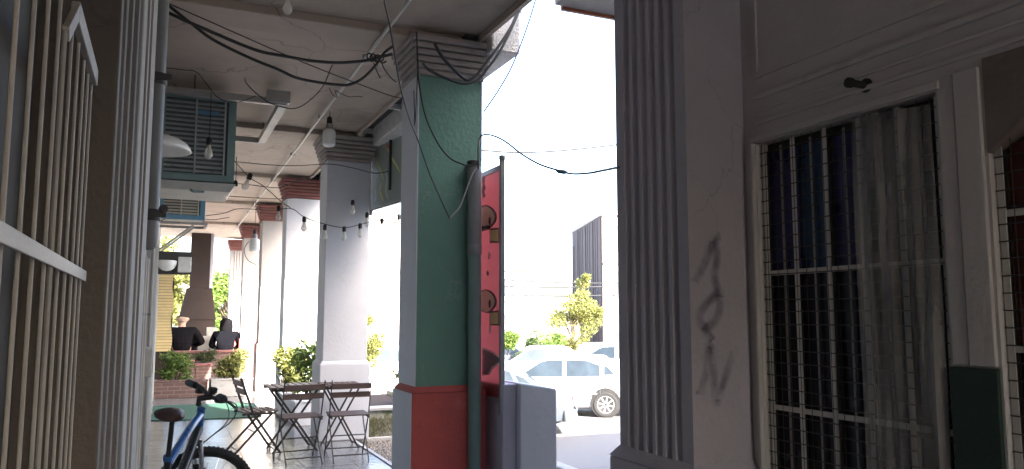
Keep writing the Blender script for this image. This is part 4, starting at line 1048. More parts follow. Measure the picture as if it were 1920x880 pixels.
# ================================================================== BICYCLE
bk = thing('mountain_bicycle', 'blue and black mountain bicycle leaning at the left wall', 'bicycle', (0, 0, 0))
HTX = 0.38
STEER = Matrix.Translation((HTX, 0, 0)) @ Matrix.Rotation(R(-58), 4, 'Z') @ Matrix.Translation((-HTX, 0, 0))
def wheel(cx, T):
    w_ = MB(T); P = []
    R0 = .345
    tyre = MB(T).tube([(cx + (R0 - .027) * math.cos(a), 0, R0 + (R0 - .027) * math.sin(a)) for a in [2 * math.pi * i / 48 for i in range(48)]], .027, 10, True)
    wo = tyre.build('wheel', 'tyre', bk, True)
    kn_ = MB(T)
    for i in range(72):
        a = 2 * math.pi * i / 72
        for s in (-1, 0, 1):
            aa = a + (0.04 if s == 0 else 0)
            c = Vector((cx + math.cos(aa) * (R0 - .002 - abs(s) * .006), s * .016, R0 + math.sin(aa) * (R0 - .002 - abs(s) * .006)))
            rd = Vector((math.cos(aa), 0, math.sin(aa)))
            kn_.bar(c - rd * .004, c + rd * .005, .011, .012, (0, 1, 0))
    tag(kn_.build('tread_knobs', 'tyre', wo), kind='stuff')
    MB(T).tube([(cx + .292 * math.cos(a), 0, R0 + .292 * math.sin(a)) for a in [2 * math.pi * i / 48 for i in range(48)]], .011, 8, True).build('rim', 'bikeblack', wo, True)
    MB(T).lathe([(.012, -.05), (.026, -.03), (.02, -.02), (.02, .02), (.026, .03), (.012, .05)], (cx, 0, R0), 12, Matrix.Rotation(R(90), 3, 'X')).build('hub', 'chrome', wo, True)
    MB(T).lathe([(.085, -.001), (.085, .001)], (cx, -.04, R0), 24, Matrix.Rotation(R(90), 3, 'X')).build('brake_disc', 'chrome', wo)
    sp_ = MB(T)
    for i in range(28):
        a = 2 * math.pi * i / 28; s = 1 if i % 2 else -1; a2 = a + s * .35
        sp_.tube([(cx + .022 * math.cos(a2), s * .028, R0 + .022 * math.sin(a2)), (cx + .285 * math.cos(a), 0, R0 + .285 * math.sin(a))], .0013, 4)
    tag(sp_.build('spokes', 'chrome', wo), kind='stuff')
I4 = Matrix.Identity(4)
wheel(-.52, I4)
FAX = HTX + .10
wheel(FAX, STEER)
def tubep(name, mat, pts, r, T=None, parent=None, n=12):
    return MB(T).tube(pts, r, n).build(name, mat, parent or bk, True)
tubep('head_tube', 'bikeblue', [(HTX + .01, 0, .77), (HTX - .02, 0, .93)], .026)
tubep('top_tube', 'bikeblue', smooth_path([(HTX - .01, 0, .89), (.15, 0, .82), (-.16, 0, .68)]), .024)
tubep('down_tube', 'bikeblack', smooth_path([(HTX, 0, .80), (.20, 0, .60), (-.06, 0, .34)]), .031)
tubep('seat_tube', 'bikeblack', [(-.06, 0, .32), (-.18, 0, .72)], .020)
for s in (-1, 1):
    tubep('chain_stay', 'bikeblack', [(-.06, s * .03, .33), (-.3, s * .06, .345), (-.52, s * .065, .345)], .012)
    tubep('seat_stay', 'bikeblack', [(-.14, s * .025, .62), (-.3, s * .06, .50), (-.52, s * .065, .345)], .010)
tubep('shock', 'chrome', [(-.10, 0, .60), (.02, 0, .52)], .022)
tubep('seat_post', 'black', [(-.175, 0, .70), (-.235, 0, .935)], .014)
tubep('post_clamp', 'bikeblue', [(-.176, 0, .705), (-.184, 0, .73)], .027)
tubep('crank', 'black', [(-.06, -.075, .33), (.10, -.08, .24)], .012)
tubep('crank', 'black', [(-.06, .075, .33), (-.22, .08, .42)], .012)
for (x, y, z) in ((.10, -.13, .24), (-.22, .13, .42)):
    MB().box(x - .05, x + .05, y - .045, y + .045, z - .012, z + .012).build('pedal', 'black', bk, bevel=.004)
MB().lathe([(.095, -.003), (.095, .003)], (-.06, -.055, .33), 28, Matrix.Rotation(R(90), 3, 'X')).build('chainring', 'chrome', bk)
sd = MB()
rings = []
for (x, w, h, z) in ((-.36, .05, .026, .968), (-.34, .075, .036, .972), (-.27, .073, .040, .968), (-.19, .044, .034, .958), (-.12, .026, .028, .956), (-.075, .016, .018, .954)):
    rings.append([(x, w * math.cos(a), z + h * math.sin(a)) for a in [2 * math.pi * i / 12 for i in range(12)]])
sd.loft(rings).build('saddle', 'saddle', bk, True)
MB().tube([(-.33, .02, .945), (-.22, .015, .93), (-.12, .012, .94)], .004, 6).build('saddle_rail', 'chrome', bk)
fk = MB(STEER).tube([(HTX + .005, -.062, .72), (HTX + .01, .062, .72)], .022, 10).build('fork', 'bikeblack', bk, True)
for s in (-1, 1):
    MB(STEER).tube([(HTX + .005, s * .062, .73), (HTX + .05, s * .062, .55)], .016, 12).build('stanchion', 'chrome', fk, True)
    MB(STEER).tube([(HTX + .045, s * .062, .57), (HTX + .09, s * .062, .38), (FAX, s * .06, .345)], [.022, .020, .018], 12).build('fork_leg', 'bikeblack', fk, True)
MB(STEER).tube([(HTX - .022, 0, .94), (HTX - .03, 0, .985), (HTX + .05, 0, 1.0)], .020, 12).build('stem', 'black', bk, True)
hb = MB(STEER).tube(smooth_path([(HTX + .0, -.35, 1.035), (HTX + .03, -.20, 1.03), (HTX + .05, -.07, 1.0), (HTX + .05, .07, 1.0), (HTX + .03, .20, 1.03), (HTX + .0, .35, 1.035)]), .0145, 12).build('handlebar', 'black', bk, True)
for s in (-1, 1):
    MB(STEER).tube([(HTX + .012, s * .24, 1.034), (HTX + .0, s * .35, 1.036), (HTX - .004, s * .37, 1.036)], [.022, .024, .016], 12).build('grip', 'black', hb, True)
    MB(STEER).tube(smooth_path([(HTX + .03, s * .20, 1.02), (HTX + .08, s * .215, 1.0), (HTX + .09, s * .31, .985)]), .008, 8).build('brake_lever', 'steel_dark', hb, True)
    MB(STEER).box(HTX + .005, HTX + .05, min(s * .17, s * .21), max(s * .17, s * .21), .99, 1.03).build('shifter', 'black', hb, bevel=.006)
MB(STEER).box(HTX + .02, HTX + .07, -.025, .025, 1.02, 1.06).build('bell', 'black', hb, bevel=.01)
for k, s in enumerate((-1, 1)):
    MB(STEER).tube(smooth_path([(HTX + .05, s * .19, 1.01), (HTX + .17, s * .12, .97), (HTX + .19, s * .03, .86), (HTX + .08, -.03, .76), (HTX + .02, -.03, .70)]), .0035, 6).build('brake_cable', 'cable', bk, True)
# stand it: origin on the floor, heading away along the wall, leaning a little
bk.location = (0.026, 4.99, 0.004)
bk.rotation_euler = (Matrix.Rotation(R(73), 3, 'Z') @ Matrix.Rotation(R(8), 3, 'X')).to_euler()

# ================================================================== PLANTERS, SHRUBS, TURF, BARBECUE
def planter(name, label, x0, x1, y0, y1, h, mat, group=None):
    t = thing(name, label, 'planter', ((x0 + x1) / 2, (y0 + y1) / 2, 0), group)
    e = 0.07
    MB().box(x0, x1, y0, y0 + e, 0.004, h - 0.03).build('front_wall', mat, t)
    MB().box(x0, x1, y1 - e, y1, 0.004, h - 0.03).build('back_wall', mat, t)
    MB().box(x0, x0 + e, y0 + e, y1 - e, 0.004, h - 0.03).build('side_wall', mat, t)
    MB().box(x1 - e, x1, y0 + e, y1 - e, 0.004, h - 0.03).build('side_wall', mat, t)
    MB().box(x0 + e, x1 - e, y0 + e, y1 - e, 0.004, h - 0.06).build('soil', 'hood', t)
    MB().box(x0 - .015, x1 + .015, y0 - .015, y0 + e + .01, h - 0.028, h).build('coping', mat, t, bevel=.006)
    return t
def shrub(label, c, rad, n, size, mat, seed, stems=7, group='shrubs in the planters'):
    rg = random.Random(seed)
    c = Vector(c)
    t = thing('shrub', label, 'shrub', (c.x, c.y, c.z - rad[2]), group)
    for k in range(stems):
        a = rg.uniform(0, 6.28); e = c + Vector((math.cos(a) * rad[0] * .7, math.sin(a) * rad[1] * .7, rg.uniform(-.2, .7) * rad[2]))
        b = Vector((c.x + .2 * rad[0] * math.cos(a), c.y + .2 * rad[1] * math.sin(a), c.z - rad[2]))
        MB().tube([b, (b + e) / 2 + Vector((0, 0, .05)), e], [.012, .008, .004], 5).build('stem', 'bark', t)
    mb = MB()
    for k in range(9):
        a = rg.uniform(0, 6.28); q = c + Vector((math.cos(a) * rad[0] * rg.uniform(.2, .65), math.sin(a) * rad[1] * rg.uniform(.2, .65), rg.uniform(-.6, .6) * rad[2]))
        leaves(mb, q, (rad[0] * rg.uniform(.3, .6), rad[1] * .5, rad[2] * rg.uniform(.3, .55)), int(n / 9 * 1.3), size * .72, rg)
    tag(mb.build('foliage', mat, t, fix=False), kind='stuff')
    return t
planter('brick_planter', 'shaded brown brick planter at the left wall past the green turf mat', -0.08, 0.84, 15.6, 16.4, 0.32, 'brick', 'low brick planters')
shrub('leafy green shrub in the shaded brick planter', (0.26, 15.95, 0.55), (0.34, 0.30, 0.30), 1300, .075, 'leaf', 11)
planter('brick_planter', 'sunlit pale planter with a bright shrub beside the columns', 0.90, 1.62, 15.5, 16.25, 0.33, 'concrete', 'low brick planters')
shrub('bright sunlit shrub in the pale planter', (1.24, 15.85, 0.56), (0.33, 0.28, 0.30), 1300, .075, 'leaf_yellow', 12)
bwall = thing('brick_wall', 'low red brick wall in front of the seated people', 'wall', (0.7, 18.6, 0))
MB().box(-0.09, 1.72, 18.5, 18.72, 0.004, 0.68).build('wall_body', 'brick', bwall)
MB().box(-0.095, 1.74, 18.47, 18.75, 0.682, 0.73).build('coping', 'capital_red', bwall, bevel=.006)
for (x0, x1, h, lab) in ((0.42, 0.66, 0.58, 'square brick pedestal in front of the low red wall, left one'), (0.70, 1.0, 0.50, 'square brick pedestal in front of the low red wall, right one')):
    o = thing('brick_pedestal', lab, 'pedestal', ((x0 + x1) / 2, 17.6, 0), 'brick pedestals')
    MB().box(x0, x1, 17.45, 17.75, 0.004, h - .04).build('body', 'brick', o)
    MB().box(x0 - .015, x1 + .015, 17.435, 17.765, h - .038, h).build('cap', 'capital_red', o, bevel=.005)
shrub('dark red leaved plant on the low red brick wall', (0.9, 18.3, 0.62), (0.30, 0.16, 0.16), 500, .06, 'leaf_dark', 14)
tf = MB(); pts = []
for i in range(40):
    a = 2 * math.pi * i / 40
    cx, cy = math.cos(a), math.sin(a)
    x = 0.70 + 0.80 * math.copysign(abs(cx) ** .35, cx) + 0.02 * math.sin(5 * a)
    y = 13.25 + 1.05 * math.copysign(abs(cy) ** .35, cy) + 0.05 * math.sin(3 * a + 1)
    pts.append((x, y))
tag(tf.prism(pts, 'z', 0.003, 0.016).build('turf_mat', 'turf'), 'green artificial turf mat on the tiled floor', 'mat', kind='thing')

# planter outside the second column, its mossy face and the bushes
op = thing('garden_planter', 'mossy concrete planter beside the white column', 'planter', (2.9, 10.5, -0.07))
MB().box(2.36, 3.55, 9.80, 9.92, -0.068, 0.30).build('front_wall', 'moss', op, bevel=.012)
MB().box(2.36, 2.48, 9.921, 12.6, -0.068, 0.28).build('side_wall', 'moss', op)
MB().box(3.43, 3.55, 9.921, 12.6, -0.068, 0.28).build('side_wall', 'moss', op)
MB().box(2.481, 3.429, 9.921, 12.6, -0.068, 0.22).build('soil', 'hood', op)
MB().box(2.33, 3.57, 9.76, 9.95, 0.302, 0.345).build('coping', 'concrete', op, bevel=.01)
tag(MB().box(2.22, 3.58, 9.69, 9.756, -0.066, -0.015).build('bed_edging', 'concrete', bevel=.008), kind='structure')
gb = MB(); rg = random.Random(9)
for _ in range(900):                                  # dry grass hanging over the mossy face
    x = rg.uniform(2.4, 3.5); z0 = rg.uniform(-.04, .2); s = rg.uniform(.05, .16)
    p = Vector((x, 9.79 - rg.uniform(0, .05), z0)); d = Vector((rg.gauss(0, .5), -rg.random() * .4, rg.uniform(.3, 1))).normalized() * s
    gb.add([p + Vector((-.004, 0, 0)), p + Vector((.004, 0, 0)), p + d], [(0, 1, 2)])
tag(gb.build('dry_grass', 'leaf_dry', fix=False), 'dry grass growing against the mossy planter', 'grass', kind='stuff')
shrub('bright bush above the mossy planter by the green column', (3.32, 10.9, 0.50), (0.30, 0.35, 0.24), 900, .07, 'leaf_yellow', 21, group='garden bushes')
shrub('leafy bush right behind the white column', (2.05, 11.4, 0.74), (0.36, 0.36, 0.40), 1700, .085, 'leaf', 22, group='garden bushes')
shrub('yellow green bush between the white columns', (1.80, 12.3, 0.70), (0.32, 0.30, 0.36), 1500, .08, 'leaf_yellow', 23, group='garden bushes')
planter('tree_box', 'low white box planter under the bush between the white columns', 1.72, 2.18, 11.0, 12.6, 0.34, 'white')

# barbecue with chimney hood at the far end
bq = thing('barbecue', 'brown plastered barbecue with tapering hood and chimney at the far end', 'barbecue', (1.05, 23.4, 0))
HY = 23.0
def hx(px): return atY(px, 592, HY).x
def hz(py): return atY(372, py, HY).z
MB().loft([[(hx(335), HY, hz(600)), (hx(405), HY, hz(600)), (hx(405), HY + .9, hz(600)), (hx(335), HY + .9, hz(600))],
           [(hx(349), HY + .2, hz(540)), (hx(397), HY + .2, hz(540)), (hx(397), HY + .8, hz(540)), (hx(349), HY + .8, hz(540))]]).build('hood', 'hood', bq, bevel=.02)
MB().box(hx(354), hx(391), HY + .22, HY + .78, hz(540) + .002, 4.6).build('chimney', 'hood', bq)
MB().box(hx(391) + .003, hx(397), HY + .24, HY + .76, hz(540) + .002, 4.6).build('chimney_edge', 'whitegrey', bq)
MB().box(hx(336), hx(404), HY + .02, HY + .88, hz(620), hz(600) - .003).build('lintel', 'hood', bq)
MB().box(hx(336), hx(345), HY + .03, HY + .87, 0, hz(620) - .003).box(hx(372), hx(404), HY + .03, HY + .87, 0, hz(620) - .003).box(hx(345) + .002, hx(372) - .002, HY + .5, HY + .87, 0, hz(620) - .003).build('hearth', 'hood', bq)
cb = thing('pale_cabinet', 'pale cabinet between the two seated people', 'cabinet', (0.95, 21.4, 0))
MB().box(hx(369), hx(406) - .02, 21.2, 21.6, 0.0, 0.98).build('body', 'cardboard', cb, bevel=.008)
MB().box(hx(371), hx(404) - .02, 21.18, 21.198, 0.06, 0.94).build('door', 'cardboard', cb, bevel=.005)
MB().box(hx(383), hx(400), 21.25, 21.5, 0.984, 1.20).build('tin', 'steel_white', cb, bevel=.008)
bn = thing('bench', 'plain wooden bench under the two seated people', 'bench', (0.9, 20.4, 0))
for k in range(4):
    MB().box(-0.02, 1.55, 20.15 + k * .12, 20.25 + k * .12, .42, .45).build('slat', 'wood', bn, bevel=.004)
for x in (.1, 1.42):
    for y in (20.2, 20.55):
        MB().box(x, x + .05, y, y + .05, .0, .418).build('leg', 'iron', bn)

# ================================================================== PEOPLE (seated, backs to the viewer)
def skin_mesh(name, verts, edges, mat, parent, sub=2):
    me = bpy.data.meshes.new(name)
    me.from_pydata([v[:3] for v in verts], edges, [])
    me.materials.append(M[mat])
    o = bpy.data.objects.new(name, me); COL.objects.link(o); o.parent = parent
    o.modifiers.new('skin', 'SKIN')
    for i, v in enumerate(verts):
        r = v[3] if len(v) > 3 else .05
        me.skin_vertices[0].data[i].radius = (r, r * (v[4] if len(v) > 4 else 1))
    me.skin_vertices[0].data[0].use_root = True
    s_ = o.modifiers.new('sub', 'SUBSURF'); s_.levels = sub; s_.render_levels = sub
    return o
def person(label, loc, rotz, top_mat, leg_mat, hair_mat, hood, scale=1.0, lean=0.06, arm_out=.05):
    t = thing('person', label, 'person', (0, 0, 0), 'people sitting at the barbecue')
    # local: sits at origin on a seat at z .45, facing +y
    V = []; E = []
    def v(x, y, z, r, k=1): V.append((x, y, z, r, k)); return len(V) - 1
    pel = v(0, 0, .55, .13); sp1 = v(0, -.01 - lean, .72, .135); chs = v(0, lean * .3, .92, .15); nb = v(0, lean, 1.04, .07); nk = v(0, lean + .02, 1.10, .052)
    hd = v(0, lean + .04, 1.19, .085); ht = v(0, lean + .035, 1.28, .078)
    E += [(pel, sp1), (sp1, chs), (chs, nb), (nb, nk), (nk, hd), (hd, ht)]
    for s in (-1, 1):
        sh_ = v(s * .18, lean * .6, 1.00, .062); el = v(s * (.24 + arm_out), .05, .74, .045); wr = v(s * .17, .27, .66, .030); pa = v(s * .14, .33, .66, .030, .6)
        E += [(chs, sh_), (sh_, el), (el, wr), (wr, pa)]
        for f in range(4):
            k1 = v(s * (.115 + .018 * f), .38, .655, .009); k2 = v(s * (.115 + .018 * f), .42 + .008 * (f % 3), .635, .008)
            E += [(pa, k1), (k1, k2)]
        th = v(s * .10, .345, .675, .010); th2 = v(s * .085, .375, .665, .009); E += [(pa, th), (th, th2)]
        hp = v(s * .09, .05, .54, .085); kn2 = v(s * .13, .45, .52, .062); an = v(s * .13, .48, .10, .040); to = v(s * .14, .62, .045, .038)
        E += [(pel, hp), (hp, kn2), (kn2, an), (an, to)]
    body = skin_mesh('body', V, E, 'skin', t)
    V = []; E = []
    pel = v(0, 0, .53, .165); sp1 = v(0, -.015 - lean, .72, .165); chs = v(0, lean * .3, .92, .178); nb = v(0, lean, 1.045, .085)
    E += [(pel, sp1), (sp1, chs), (chs, nb)]
    for s in (-1, 1):
        sh_ = v(s * .185, lean * .6, 1.00, .080); el = v(s * (.245 + arm_out), .05, .735, .064); wr = v(s * .18, .25, .66, .046)
        E += [(chs, sh_), (sh_, el), (el, wr)]
    skin_mesh('shirt', V, E, top_mat, t)
    V = []; E = []
    pel = v(0, .01, .53, .150)
    for s in (-1, 1):
        hp = v(s * .095, .06, .54, .100); kn2 = v(s * .13, .45, .525, .078); an = v(s * .13, .48, .11, .060)
        E += [(pel, hp), (hp, kn2), (kn2, an)]
    skin_mesh('trousers', V, E, leg_mat, t)
    for s in (-1, 1):
        V = []; E = []
        a = v(s * .13, .46, .05, .048); b = v(s * .14, .56, .045, .046); c = v(s * .145, .66, .038, .036); E += [(a, b), (b, c)]
        skin_mesh('shoe', V, E, 'black', t)
    hy = lean + .04
    if hood:
        mb = MB(); vs = []; fs = []
        for k in range(11):
            a = k / 10 * math.pi * .84
            for j in range(16):
                b = 2 * math.pi * j / 16
                rad = .118 * math.sin(a + .12) + (.05 * max(0, (k - 6) / 4))
                vs.append((rad * math.cos(b), hy - .018 + rad * math.sin(b) * 1.08, 1.225 + .135 * math.cos(a) - (.03 * max(0, (k - 6)))))
        for k in range(10):
            for j in range(16):
                fs.append((k * 16 + j, k * 16 + (j + 1) % 16, (k + 1) * 16 + (j + 1) % 16, (k + 1) * 16 + j))
        fs = [f for i, f in enumerate(fs) if not (3 <= i // 16 <= 7 and 2 <= i % 16 <= 5)]     # face opening to the front
        mb.add(vs, fs).build('headscarf', hair_mat, t, True).modifiers.new('thick', 'SOLIDIFY').thickness = .008
    else:
        mb = MB(); vs = []; fs = []
        for k in range(6):
            a = R(78) + k * R(11)
            for j in range(13):
                b = R(150) + R(240) * j / 12
                vs.append((.0945 * math.sin(a) * math.cos(b), hy + .0 + .0985 * math.sin(a) * math.sin(b), 1.235 + .115 * math.cos(a)))
        for k in range(5):
            for j in range(12): fs.append((k * 13 + j, k * 13 + j + 1, k * 13 + j + 14, k * 13 + j + 13))
        mb.add(vs, fs).build('hair', hair_mat, t, True).modifiers.new('thick', 'SOLIDIFY').thickness = .006
    # face and ears, turned away from the viewer
    MB().lathe([(.002, .03), (.012, .02), (.014, .0), (.004, -.006)], (0, hy + .088, 1.205), 8, Matrix.Rotation(R(20), 3, 'X')).build('nose', 'skin', t, True)
    for s in (-1, 1):
        MB().lathe([(.002, -.012), (.010, -.006), (.010, .006), (.002, .012)], (s * .035, hy + .078, 1.235), 8).build('eye', 'ledwhite', t, True)
        MB().lathe([(.004, -.028), (.014, -.02), (.018, .0), (.014, .022), (.004, .03)], (s * .092, hy - .005, 1.22), 8).build('ear', 'skin', t, True)
    MB().bar((-.024, hy + .083, 1.168), (.024, hy + .083, 1.168), .008, .010).build('mouth', 'capital_red', t, bevel=.003)
    t.location = loc; t.rotation_euler = (0, 0, rotz); t.scale = (scale * 1.22, scale * 1.05, scale)
    return t
pA = atY(342, 612, 20.35); pB = atY(424, 612, 20.35)
person('person with bald head in a black top sitting with back turned, left of the cabinet', (pA.x, 20.33, -0.005), R(3), 'cloth_black', 'cloth_navy', 'hair_grey', False, 1.16, .05, .09)
person('person in dark clothes with covered head sitting with back turned, right of the cabinet', (pB.x, 20.33, -0.005), R(-6), 'cloth_navy', 'cloth_black', 'cloth_black', True, 1.06, .05, .01)

# ================================================================== CARS
def make_car(label, kind, paint, group='cars parked along the street'):
    """front towards +x, on the ground at z 0"""
    t = thing('parked_car', label, 'car', (0, 0, 0), group)
    if kind == 'hatch':
        st = [(-1.90, .66, .36, .78), (-1.86, .74, .26, .86), (-1.60, .80, .20, .92), (-1.0, .82, .18, .92), (0.0, .83, .17, .90), (.75, .82, .18, .89), (1.10, .81, .19, .87), (1.50, .77, .21, .79), (1.78, .70, .23, .68), (1.90, .58, .32, .56)]
        belt = .885; cb = (-1.80, 1.12, .735); cr = (-1.22, .28, .545, 1.37); crown = 1.425
        wins = [[(.94, .925), (.40, 1.27), (.22, 1.315), (-.13, 1.325), (-.13, .93)], [(-.22, .93), (-.22, 1.325), (-.72, 1.31), (-1.02, 1.20), (-1.02, .95)], [(-1.12, .97), (-1.12, 1.17), (-1.20, 1.18), (-1.38, 1.0)]]
        wx = (-1.15, 1.25)
    else:
        st = [(-2.15, .68, .36, .84), (-2.10, .76, .27, .93), (-1.75, .81, .21, .965), (-1.0, .83, .19, .94), (0.0, .84, .18, .92), (.80, .83, .19, .90), (1.15, .82, .20, .88), (1.65, .78, .22, .80), (2.0, .70, .24, .70), (2.12, .58, .32, .58)]
        belt = .91; cb = (-1.62, 1.15, .74); cr = (-.92, .34, .55, 1.37); crown = 1.42
        wins = [[(.96, .95), (.44, 1.28), (.28, 1.32), (-.10, 1.33), (-.10, .955)], [(-.19, .955), (-.19, 1.33), (-.62, 1.315), (-.86, 1.25), (-1.0, .97)], [(-1.07, .985), (-.96, 1.2), (-1.15, 1.13), (-1.32, .99)]]
        wx = (-1.25, 1.32)
    rings = []
    for (x, w, zb, zt) in st:
        h = zt - zb; half = [(.0, zb), (w * .80, zb), (w * .95, zb + .06), (w * 1.0, zb + h * .35), (w * 1.0, zb + h * .62), (w * .97, zb + h * .85), (w * .90, zt - .012), (w * .55, zt + .012)]
        rings.append([(x, y, z) for y, z in half] + [(x, 0, zt + .018)] + [(x, -y, z) for y, z in reversed(half[1:])])
    body = MB().loft(rings).build('body', paint, t, True)
    def rr(x0, x1, w, z, rad):
        P = []
        for (cx, cy, a0) in ((x1 - rad, w - rad, 0), (x0 + rad, w - rad, 90), (x0 + rad, -w + rad, 180), (x1 - rad, -w + rad, 270)):
            for k in range(4):
                a = R(a0 + 30 * k); P.append((cx + rad * math.cos(a), cy + rad * math.sin(a), z))
        return P
    zr = cr[3]
    MB().loft([rr(cb[0], cb[1], cb[2], belt - .02, .12), rr(cr[0], cr[1], cr[2], zr, .12), rr(cr[0] + .10, cr[1] - .10, cr[2] - .09, crown - .015, .12), rr(cr[0] + .25, cr[1] - .25, cr[2] - .25, crown, .1)]).build('cabin', paint, t, True)
    def ys(z): return cb[2] + (cr[2] - cb[2]) * (z - belt + .02) / (zr - belt + .02)
    for s in (-1, 1):
        for wpts in wins:
            vs = [(x, s * (ys(z) + .003), z) for x, z in wpts] + [(x, s * (ys(z) - .02), z) for x, z in wpts]
            n = len(wpts)
            MB().add(vs, [tuple(range(n)), tuple(range(2 * n - 1, n - 1, -1))] + [(i, (i + 1) % n, (i + 1) % n + n, i + n) for i in range(n)]).build('side_window', 'carglass', t)
        for k, x in enumerate((-.75 if kind == 'hatch' else -.78, .28)):
            MB().box(x - .09, x + .09, s * .845 - .012, s * .845 + .012, .735, .76).build('door_handle', 'plasticgrey', t, bevel=.006)
        for x in ((-1.02, -.17, .93) if kind == 'hatch' else (-.98, -.14, .95)):
            MB().box(x - .004, x + .004, s * .838 - .004, s * .838 + .004, .30, .86).build('door_seam', 'plasticgrey', t)
        MB().box(-.95, 1.0, s * .842 - .006, s * .842 + .006, .52, .57).build('side_strip', 'plasticgrey', t, bevel=.004)
        MB().box(.80, 1.0, s * .90 - .07, s * .90 + .07, .90, 1.02).build('mirror', paint, t, bevel=.03)
        MB().box(st[0][0] - .006, st[0][0] + .10, s * .60 - .11, s * .60 + .11, .62, .78).build('tail_lamp', 'lampred', t, bevel=.02)
        MB().box(st[-1][0] - .16, st[-1][0] - .005, s * .50 - .13, s * .50 + .13, .50, .60).build('headlight', 'lampclear', t, bevel=.03)
    # windscreen and rear window, laid on the sloping ends of the cabin
    for (xb, xt, o_) in ((cb[1], cr[1], .006), (cb[0], cr[0], -.006)):
        f = lambda z: xb + (xt - xb) * (z - belt + .02) / (zr - belt + .02)
        z0, z1 = belt + .05, zr - .05
        if kind == 'sedan' and o_ < 0: z0 = belt + .08
        vs = [(f(z0) + o_, -.62, z0), (f(z0) + o_, .62, z0), (f(z1) + o_, .47, z1), (f(z1) + o_, -.47, z1)]
        vs += [(x - o_ * 4, y, z) for x, y, z in vs]
        MB().add(vs, [(0, 1, 2, 3), (7, 6, 5, 4), (0, 4, 5, 1), (1, 5, 6, 2), (2, 6, 7, 3), (3, 7, 4, 0)]).build('windscreen' if o_ > 0 else 'rear_window', 'carglass', t)
    for (x, w0, nm) in ((st[0][0], .70, 'rear_bumper'), (st[-1][0], .60, 'front_bumper')):
        s = -1 if x < 0 else 1
        MB().loft([rr(x - .22 if s > 0 else x - .05, x + .05 if s > 0 else x + .22, w0 + .09, .27, .06), rr(x - .22 if s > 0 else x - .07, x + .07 if s > 0 else x + .22, w0 + .12, .36, .06), rr(x - .22 if s > 0 else x - .06, x + .06 if s > 0 else x + .22, w0 + .11, .50, .06)]).build(nm, 'plasticgrey' if kind == 'sedan' else paint, t, True)
        MB().box(x - .01 + (s * .062) - .012, x + .01 + (s * .062), -w0, w0, .49, .54).build('bumper_strip', 'plasticgrey', t, bevel=.005)
    for x in wx:
        for s in (-1, 1):
            Q = Matrix.Rotation(R(-90 * s), 3, 'X')
            MB().lathe([(.355, -.16), (.355, .012), (.30, .014)], (x, s * .818, .335), 28, Q).build('wheel_arch', 'black', t, True)
            wo = MB().lathe([(.20, -.17), (.275, -.17), (.298, -.13), (.298, -.02), (.28, .022), (.215, .028), (.20, .02)], (x, s * .825, .298), 28, Q).build('wheel', 'tyre', t, True)
            MB().lathe([(.205, -.01), (.205, .018), (.19, .02), (.18, .004)], (x, s * .828, .298), 24, Q).build('rim', 'rim', wo, True)
            for k in range(8):
                a = R(45 * k + 12)
                MB().bar((x + .03 * math.cos(a), s * .845, .298 + .03 * math.sin(a)), (x + .195 * math.cos(a), s * .845, .298 + .195 * math.sin(a)), .034, .012, (0, 1, 0)).build('spoke', 'rim', wo)
    return t
def park(car, p, head):
    car.location = p; car.rotation_euler = (0, 0, head)
GZ = STREETZ + 0.009
def left_heading(px, d=0.0): 
    a = YAW + math.atan((px - 960) / F); return math.pi - a + d
h = left_heading(1090)
car = make_car('white hatchback seen side on with its alloy rear wheel showing', 'hatch', 'carwhite')
w0 = at_depth(1130, 19.4, GZ); hv = Vector((math.cos(h), math.sin(h), 0))
park(car, w0 + hv * 1.15 + Vector((-hv.y, hv.x, 0)) * -0.0, h)
h2 = left_heading(1000, R(4))
car = make_car('silver grey saloon parked nearest, its tail right of the white pier', 'sedan', 'carsilver')
e0 = at_depth(1070, 16.6, GZ); hv = Vector((math.cos(h2), math.sin(h2), 0))
park(car, e0 + hv * 2.2, h2)
for (px, dep, kind, paint, dh, lab) in ((1010, 25.5, 'sedan', 'carwhite', R(8), 'white saloon behind the silver grey one, under the small tree'),
                                        (1150, 27.5, 'hatch', 'carwhite', R(-12), 'white hatchback far back beside the fluted column edge'),
                                        (945, 30.0, 'hatch', 'carsilver', R(170), 'pale hatchback far back beside the red board'),
                                        (728, 25.0, 'sedan', 'carwhite', R(4), 'white car seen between the white column and the green column')):
    car = make_car(lab, kind, paint); park(car, at_depth(px, dep, GZ), left_heading(px, dh))

